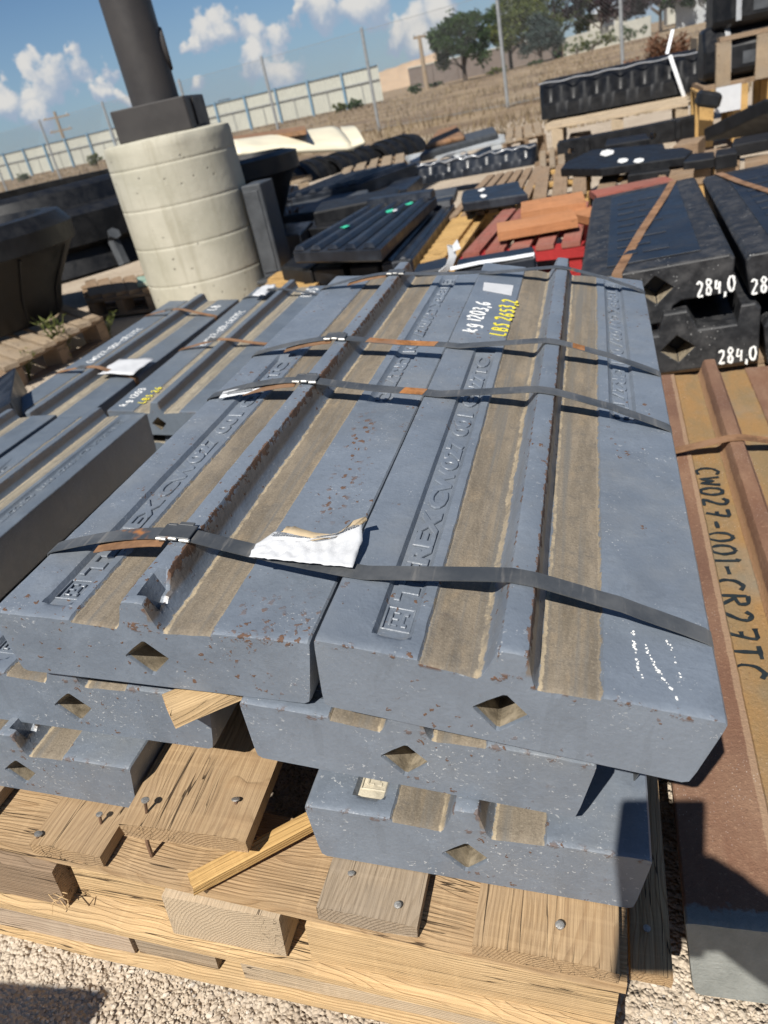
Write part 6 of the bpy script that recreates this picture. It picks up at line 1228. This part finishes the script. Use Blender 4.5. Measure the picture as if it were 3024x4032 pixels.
# ------------------------------------------------------------------ trees and bushes
def tree(name, lab, base, H_, crown, m, nleaf, ls, seed, trunk_r=.12, bare=.28, conical=False, cat='tree', group=None):
    """crown: (rx, ry, rz) ; leaves gathered in clumps on limbs, gaps left between"""
    rnd = random.Random(seed); root = thing(name, lab, cat, base, group); rx, ry, rz = crown; c = Vector(base) + Vector((0, 0, H_ - rz * .96)); mb = MB(); b = Vector(base)
    mb.tube([b - Vector((0, 0, .1)), b + Vector((.02, 0, H_ * bare)), c + Vector((.05, 0, rz * .5))], [trunk_r, trunk_r * .8, trunk_r * .2], 9); clumps = []
    for i in range(34):
        th = rnd.uniform(0, 6.28); ph = math.asin(rnd.uniform(-.75, 1)); r = rnd.uniform(.45, 1.0)
        w = (1 - .75 * (math.sin(ph) * .5 + .5)) * 1.3 if conical else 1
        p = c + Vector((rx * r * w * math.cos(th) * math.cos(ph), ry * r * w * math.sin(th) * math.cos(ph), rz * r * math.sin(ph))); clumps.append((p, rnd.uniform(.16, .36) * min(rx, rz)))
        if i % 2 == 0:
            s = b + Vector((0, 0, H_ * rnd.uniform(bare * .7, bare + .25))); mb.tube([s, s.lerp(p, .5) + Vector((0, 0, .1)), p], [trunk_r * .4, trunk_r * .22, .01], 6)
    mb.build('trunk', M['bark'], root, 60); V_ = []; Fc_ = []
    for i in range(nleaf):
        p, r = clumps[i % len(clumps)]; d = Vector((rnd.gauss(0, 1), rnd.gauss(0, 1), rnd.gauss(0, .8))).normalized() * r * rnd.uniform(.35, 1.25); q = p + d; a = Vector((rnd.uniform(-1, 1), rnd.uniform(-1, 1), rnd.uniform(-.7, .7))).normalized() * ls * rnd.uniform(.6, 1.3); n = a.cross(Vector((rnd.uniform(-1, 1), rnd.uniform(-1, 1), rnd.uniform(-1, 1)))).normalized() * ls * .5; k = len(V_); V_ += [q - a, q + n, q + a, q - n]; Fc_.append((k, k + 1, k + 2, k + 3))
    ml = MB(); ml.v = V_; ml.f = Fc_; ml.mi = [0] * len(Fc_); o = ml.build('crown', m, root); set_tone(o.data, rnd, 1); return root
def px_tree(name, lab, px, base_py, top_py, dist, wpx, m, nleaf, ls, seed, **k):
    b = PD(px, base_py, dist); b.z = gz(b.x, b.y); t = PD(px - (base_py - top_py) * .09, top_py, dist); H_ = t.z - b.z; w = wpx / 3000 * dist * 1.12
    return tree(name, lab, b, H_, (w / 2, w / 2, H_ * k.pop('cz', .40)), m, nleaf, ls, seed, **k)
px_tree('round_tree', 'dark green round tree standing alone before the brown block wall', 1830, 300, 35, 58, 210, M['leaf_dark'], 7000, .13, 1, trunk_r=.16, bare=.2, cz=.43)
px_tree('leafy_tree', 'pale olive slender tree right of the round dark tree', 2010, 235, 8, 62, 190, M['leaf_olive'], 4500, .13, 2, bare=.3, cz=.42, trunk_r=.14)
px_tree('leafy_tree', 'tall olive green tree with a broad crown left of the plum trees', 2190, 205, -110, 64, 260, M['leaf_olive'], 8000, .15, 3, trunk_r=.2, bare=.25, cz=.42)
px_tree('conifer', 'bluish conifer in front of the olive trees', 2130, 232, 60, 60, 170, M['leaf_blue'], 4500, .10, 4, bare=.08, conical=True, cz=.5)
GP = 'plum trees behind the pale fences'
px_tree('plum_tree', 'dark plum tree left of the gap of blue sky', 2370, 165, -120, 62, 300, M['leaf_plum'], 7000, .13, 5, bare=.3, cz=.40, group=GP)
px_tree('plum_tree', 'dark plum tree right of the gap of blue sky', 2600, 120, -130, 62, 300, M['leaf_plum'], 7000, .13, 6, bare=.3, cz=.40, group=GP)
px_tree('leafy_tree', 'green tree behind the pale blue fence at the top right', 2745, 110, -110, 60, 190, M['leaf_dark'], 5000, .13, 7, bare=.3, cz=.40)
px_tree('plum_tree', 'dark plum tree at the top right corner behind the stacked liners', 2960, 40, -180, 64, 240, M['leaf_plum'], 5000, .13, 8, bare=.3, cz=.40, group=GP)
for i, (x, y, tp, d, w, m, lab) in enumerate(((2330, 190, 130, 55, 170, 'leaf_olive', 'olive shrubs hiding the left end of the board fence'), (2450, 165, 110, 55, 150, 'leaf_dark', 'dark shrubs in front of the middle of the board fence'), (2270, 212, 165, 56, 150, 'leaf_dark', 'low dark green bush under the plum trees'), (1720, 360, 322, 60, 60, 'leaf_dark', 'small dark bush at the left end of the block wall'), (1640, 385, 330, 52, 50, 'leaf_dark', 'round bush by the end of the cream fence'), (1400, 420, 385, 46, 55, 'leaf_dark', 'low bush at the foot of the cream fence, nearer the block wall'), (1340, 432, 402, 46, 45, 'leaf_olive', 'smaller olive bush at the foot of the cream fence'), (380, 640, 598, 50, 45, 'leaf_olive', 'olive bush at the fence foot left of the concrete base'), (95, 706, 682, 55, 50, 'leaf_dark', 'low bush at the foot of the cream fence, far left'), (1960, 290, 262, 55, 70, 'leaf_olive', 'olive scrub in front of the block wall'), (2110, 262, 238, 55, 60, 'leaf_dark', 'dark scrub in front of the conifer'))):
    px_tree('bush', lab, x, y, tp, d, w, M[m], 900, .06, 20 + i, bare=.05, cz=.5, cat='bush', trunk_r=.03)
for i, (x, y, lab, h_, n_) in enumerate(((2590, 262, 'clump of tall rusty brown weeds left of the right stack', .75, 50), (2660, 240, 'rusty brown weeds close to the right stack', .7, 45), (2480, 300, 'small clump of brown weeds by the fence post', .5, 35), (2300, 360, 'short brown weeds behind the toothed bar', .3, 25))):
    p = at_px(x, y, 15.5); weed(lab, p, h_, n_, M['leaf_dry'], 50 + i, .45, 'dry_weed', True)
# dry grass: nobody could count it
def grass():
    rnd = random.Random(12); mb = MB(); V_ = []; F_ = []
    for _ in range(17000):
        y = 11 + 42 * rnd.random() ** 1.7; x = rnd.uniform(-.95, .14) * y + rnd.uniform(-1, 1); z = gz(x, y)
        if mnoise.noise((x * .35, y * .35, 2)) < -.15: continue
        h = rnd.uniform(.05, .22) * (1 + .5 * mnoise.noise((x * .2, y * .2, 5))); a = rnd.uniform(0, 6.28); w = .008 * (1 + y / 18); k = len(V_); dx, dy = math.cos(a) * w, math.sin(a) * w; V_ += [Vector((x - dx, y - dy, z)), Vector((x + dx, y + dy, z)), Vector((x + rnd.uniform(-.08, .08), y + rnd.uniform(-.08, .08), z + h))]; F_.append((k, k + 1, k + 2))
    mb.v = V_; mb.f = F_; mb.mi = [0] * len(F_); me = mb.mesh('dry_grass', M['straw']); set_tone(me, rnd, 1); tag(link(bpy.data.objects.new('dry_grass', me)), 'dry yellow grass over the field beyond the yard', 'grass', kind='stuff')
grass()

# ------------------------------------------------------------------ behind the camera: the photographer's arm throws the shadow at the right
def photographer():
    cam0 = Vector((0, 0, H)); root = thing('phone', 'black phone held out over the rusty bars', 'phone', cam0 - FWD * .02)
    mb = MB(); R_ = Matrix((RIGHT, -DOWN, -FWD)).transposed(); mb.box(cam0 - FWD * .012 + DOWN * .075 - RIGHT * .060, (.078, .16, .009), R_); mb.build('body', M['black'], root, bevel=.003)
    bm = bmesh.new(); lay = bm.verts.layers.skin.verify(); vs = []
    def jv(p, r, prev=None, flat=1.0):
        v = bm.verts.new(p); v[lay].radius = (r, r * flat); vs.append(v)
        if prev is not None: bm.edges.new((prev, v))
        return v
    x0, y0 = .62, -.42; pel = jv((x0, y0, .93), .15, None, .75); pel[lay].use_root = True; ch = jv((x0, y0 + .02, 1.22), .165, pel, .7); sh = jv((x0, y0 + .02, 1.40), .12, ch, .7); nk = jv((x0, y0 + .03, 1.50), .055, sh); hd = jv((x0 - .02, y0 + .07, 1.60), .085, nk, 1.1); jv((x0 - .02, y0 + .07, 1.71), .075, hd, 1.1)
    for s in (-1, 1):
        hp = jv((x0 + s * .10, y0, .85), .095, pel); kn = jv((x0 + s * .11, y0 + .03, .47), .065, hp); an = jv((x0 + s * .11, y0, .06), .045, kn); jv((x0 + s * .12, y0 + .16, .0), .035, an)
    s_ = jv((x0 - .19, y0 + .02, 1.38), .065, sh); e = jv((x0 - .27, y0 + .06, 1.06), .06, s_); wr = jv(cam0 - FWD * .07 + DOWN * .17 + RIGHT * .10, .045, e); pm = jv(cam0 - FWD * .03 + DOWN * .115 + RIGHT * .02, .042, wr, .7)
    for k in range(4): f1 = jv(cam0 - FWD * .004 + DOWN * (.075 + .021 * k) - RIGHT * .005, .0125, pm); jv(cam0 - FWD * .002 + DOWN * (.075 + .021 * k) - RIGHT * .05, .0118, f1)
    t1 = jv(cam0 - FWD * .045 + DOWN * .07 + RIGHT * .005, .011, pm); jv(cam0 - FWD * .026 + DOWN * .05 - RIGHT * .03, .009, t1)
    s2 = jv((x0 + .19, y0 + .02, 1.38), .065, sh); e2 = jv((x0 + .25, y0 + .04, 1.10), .05, s2); w2 = jv((x0 + .24, y0 + .12, .86), .032, e2); jv((x0 + .23, y0 + .15, .78), .035, w2, .6)
    me = bpy.data.meshes.new('person'); bm.to_mesh(me); bm.free(); me.materials.append(m_simple('navy_cloth', (.03, .04, .07), .9, .2, 20, .2)); o = link(bpy.data.objects.new('person', me)); o.modifiers.new('skin', 'SKIN'); sb_ = o.modifiers.new('sub', 'SUBSURF'); sb_.levels = sb_.render_levels = 1
    tag(o, 'person in navy clothes holding the phone out at arm length', 'person')
photographer()
# unseen crate, added to cast a shadow on the gravel at the lower left
S0 = P(500, 3890, .0); top = S0 + SUND * (.55 / SUND.z)
root = thing('shadow_crate', 'wooden crate added out of view to shade the lower left gravel', 'crate', Vector((top.x - .5, top.y - .5, 0)))
for i in range(5): board('board', Vector((top.x - 1.1, top.y - .012, .12 + .11 * i - .0)) , Vector((top.x, top.y - .012, .12 + .11 * i)), .02, .10, M['woodpale'], root, (0, 0, 1))
for i in range(8): board('lid_board', Vector((top.x - 1.1, top.y - .08 - .13 * i, .555)), Vector((top.x, top.y - .08 - .13 * i, .555)), .125, .02, M['woodpale'], root)
for s in (0, 1): board('end_board', Vector((top.x - .012 - 1.07 * s, top.y - .03, .53)), Vector((top.x - .012 - 1.07 * s, top.y - 1.0, .53)), .02, .5, M['woodpale'], root)
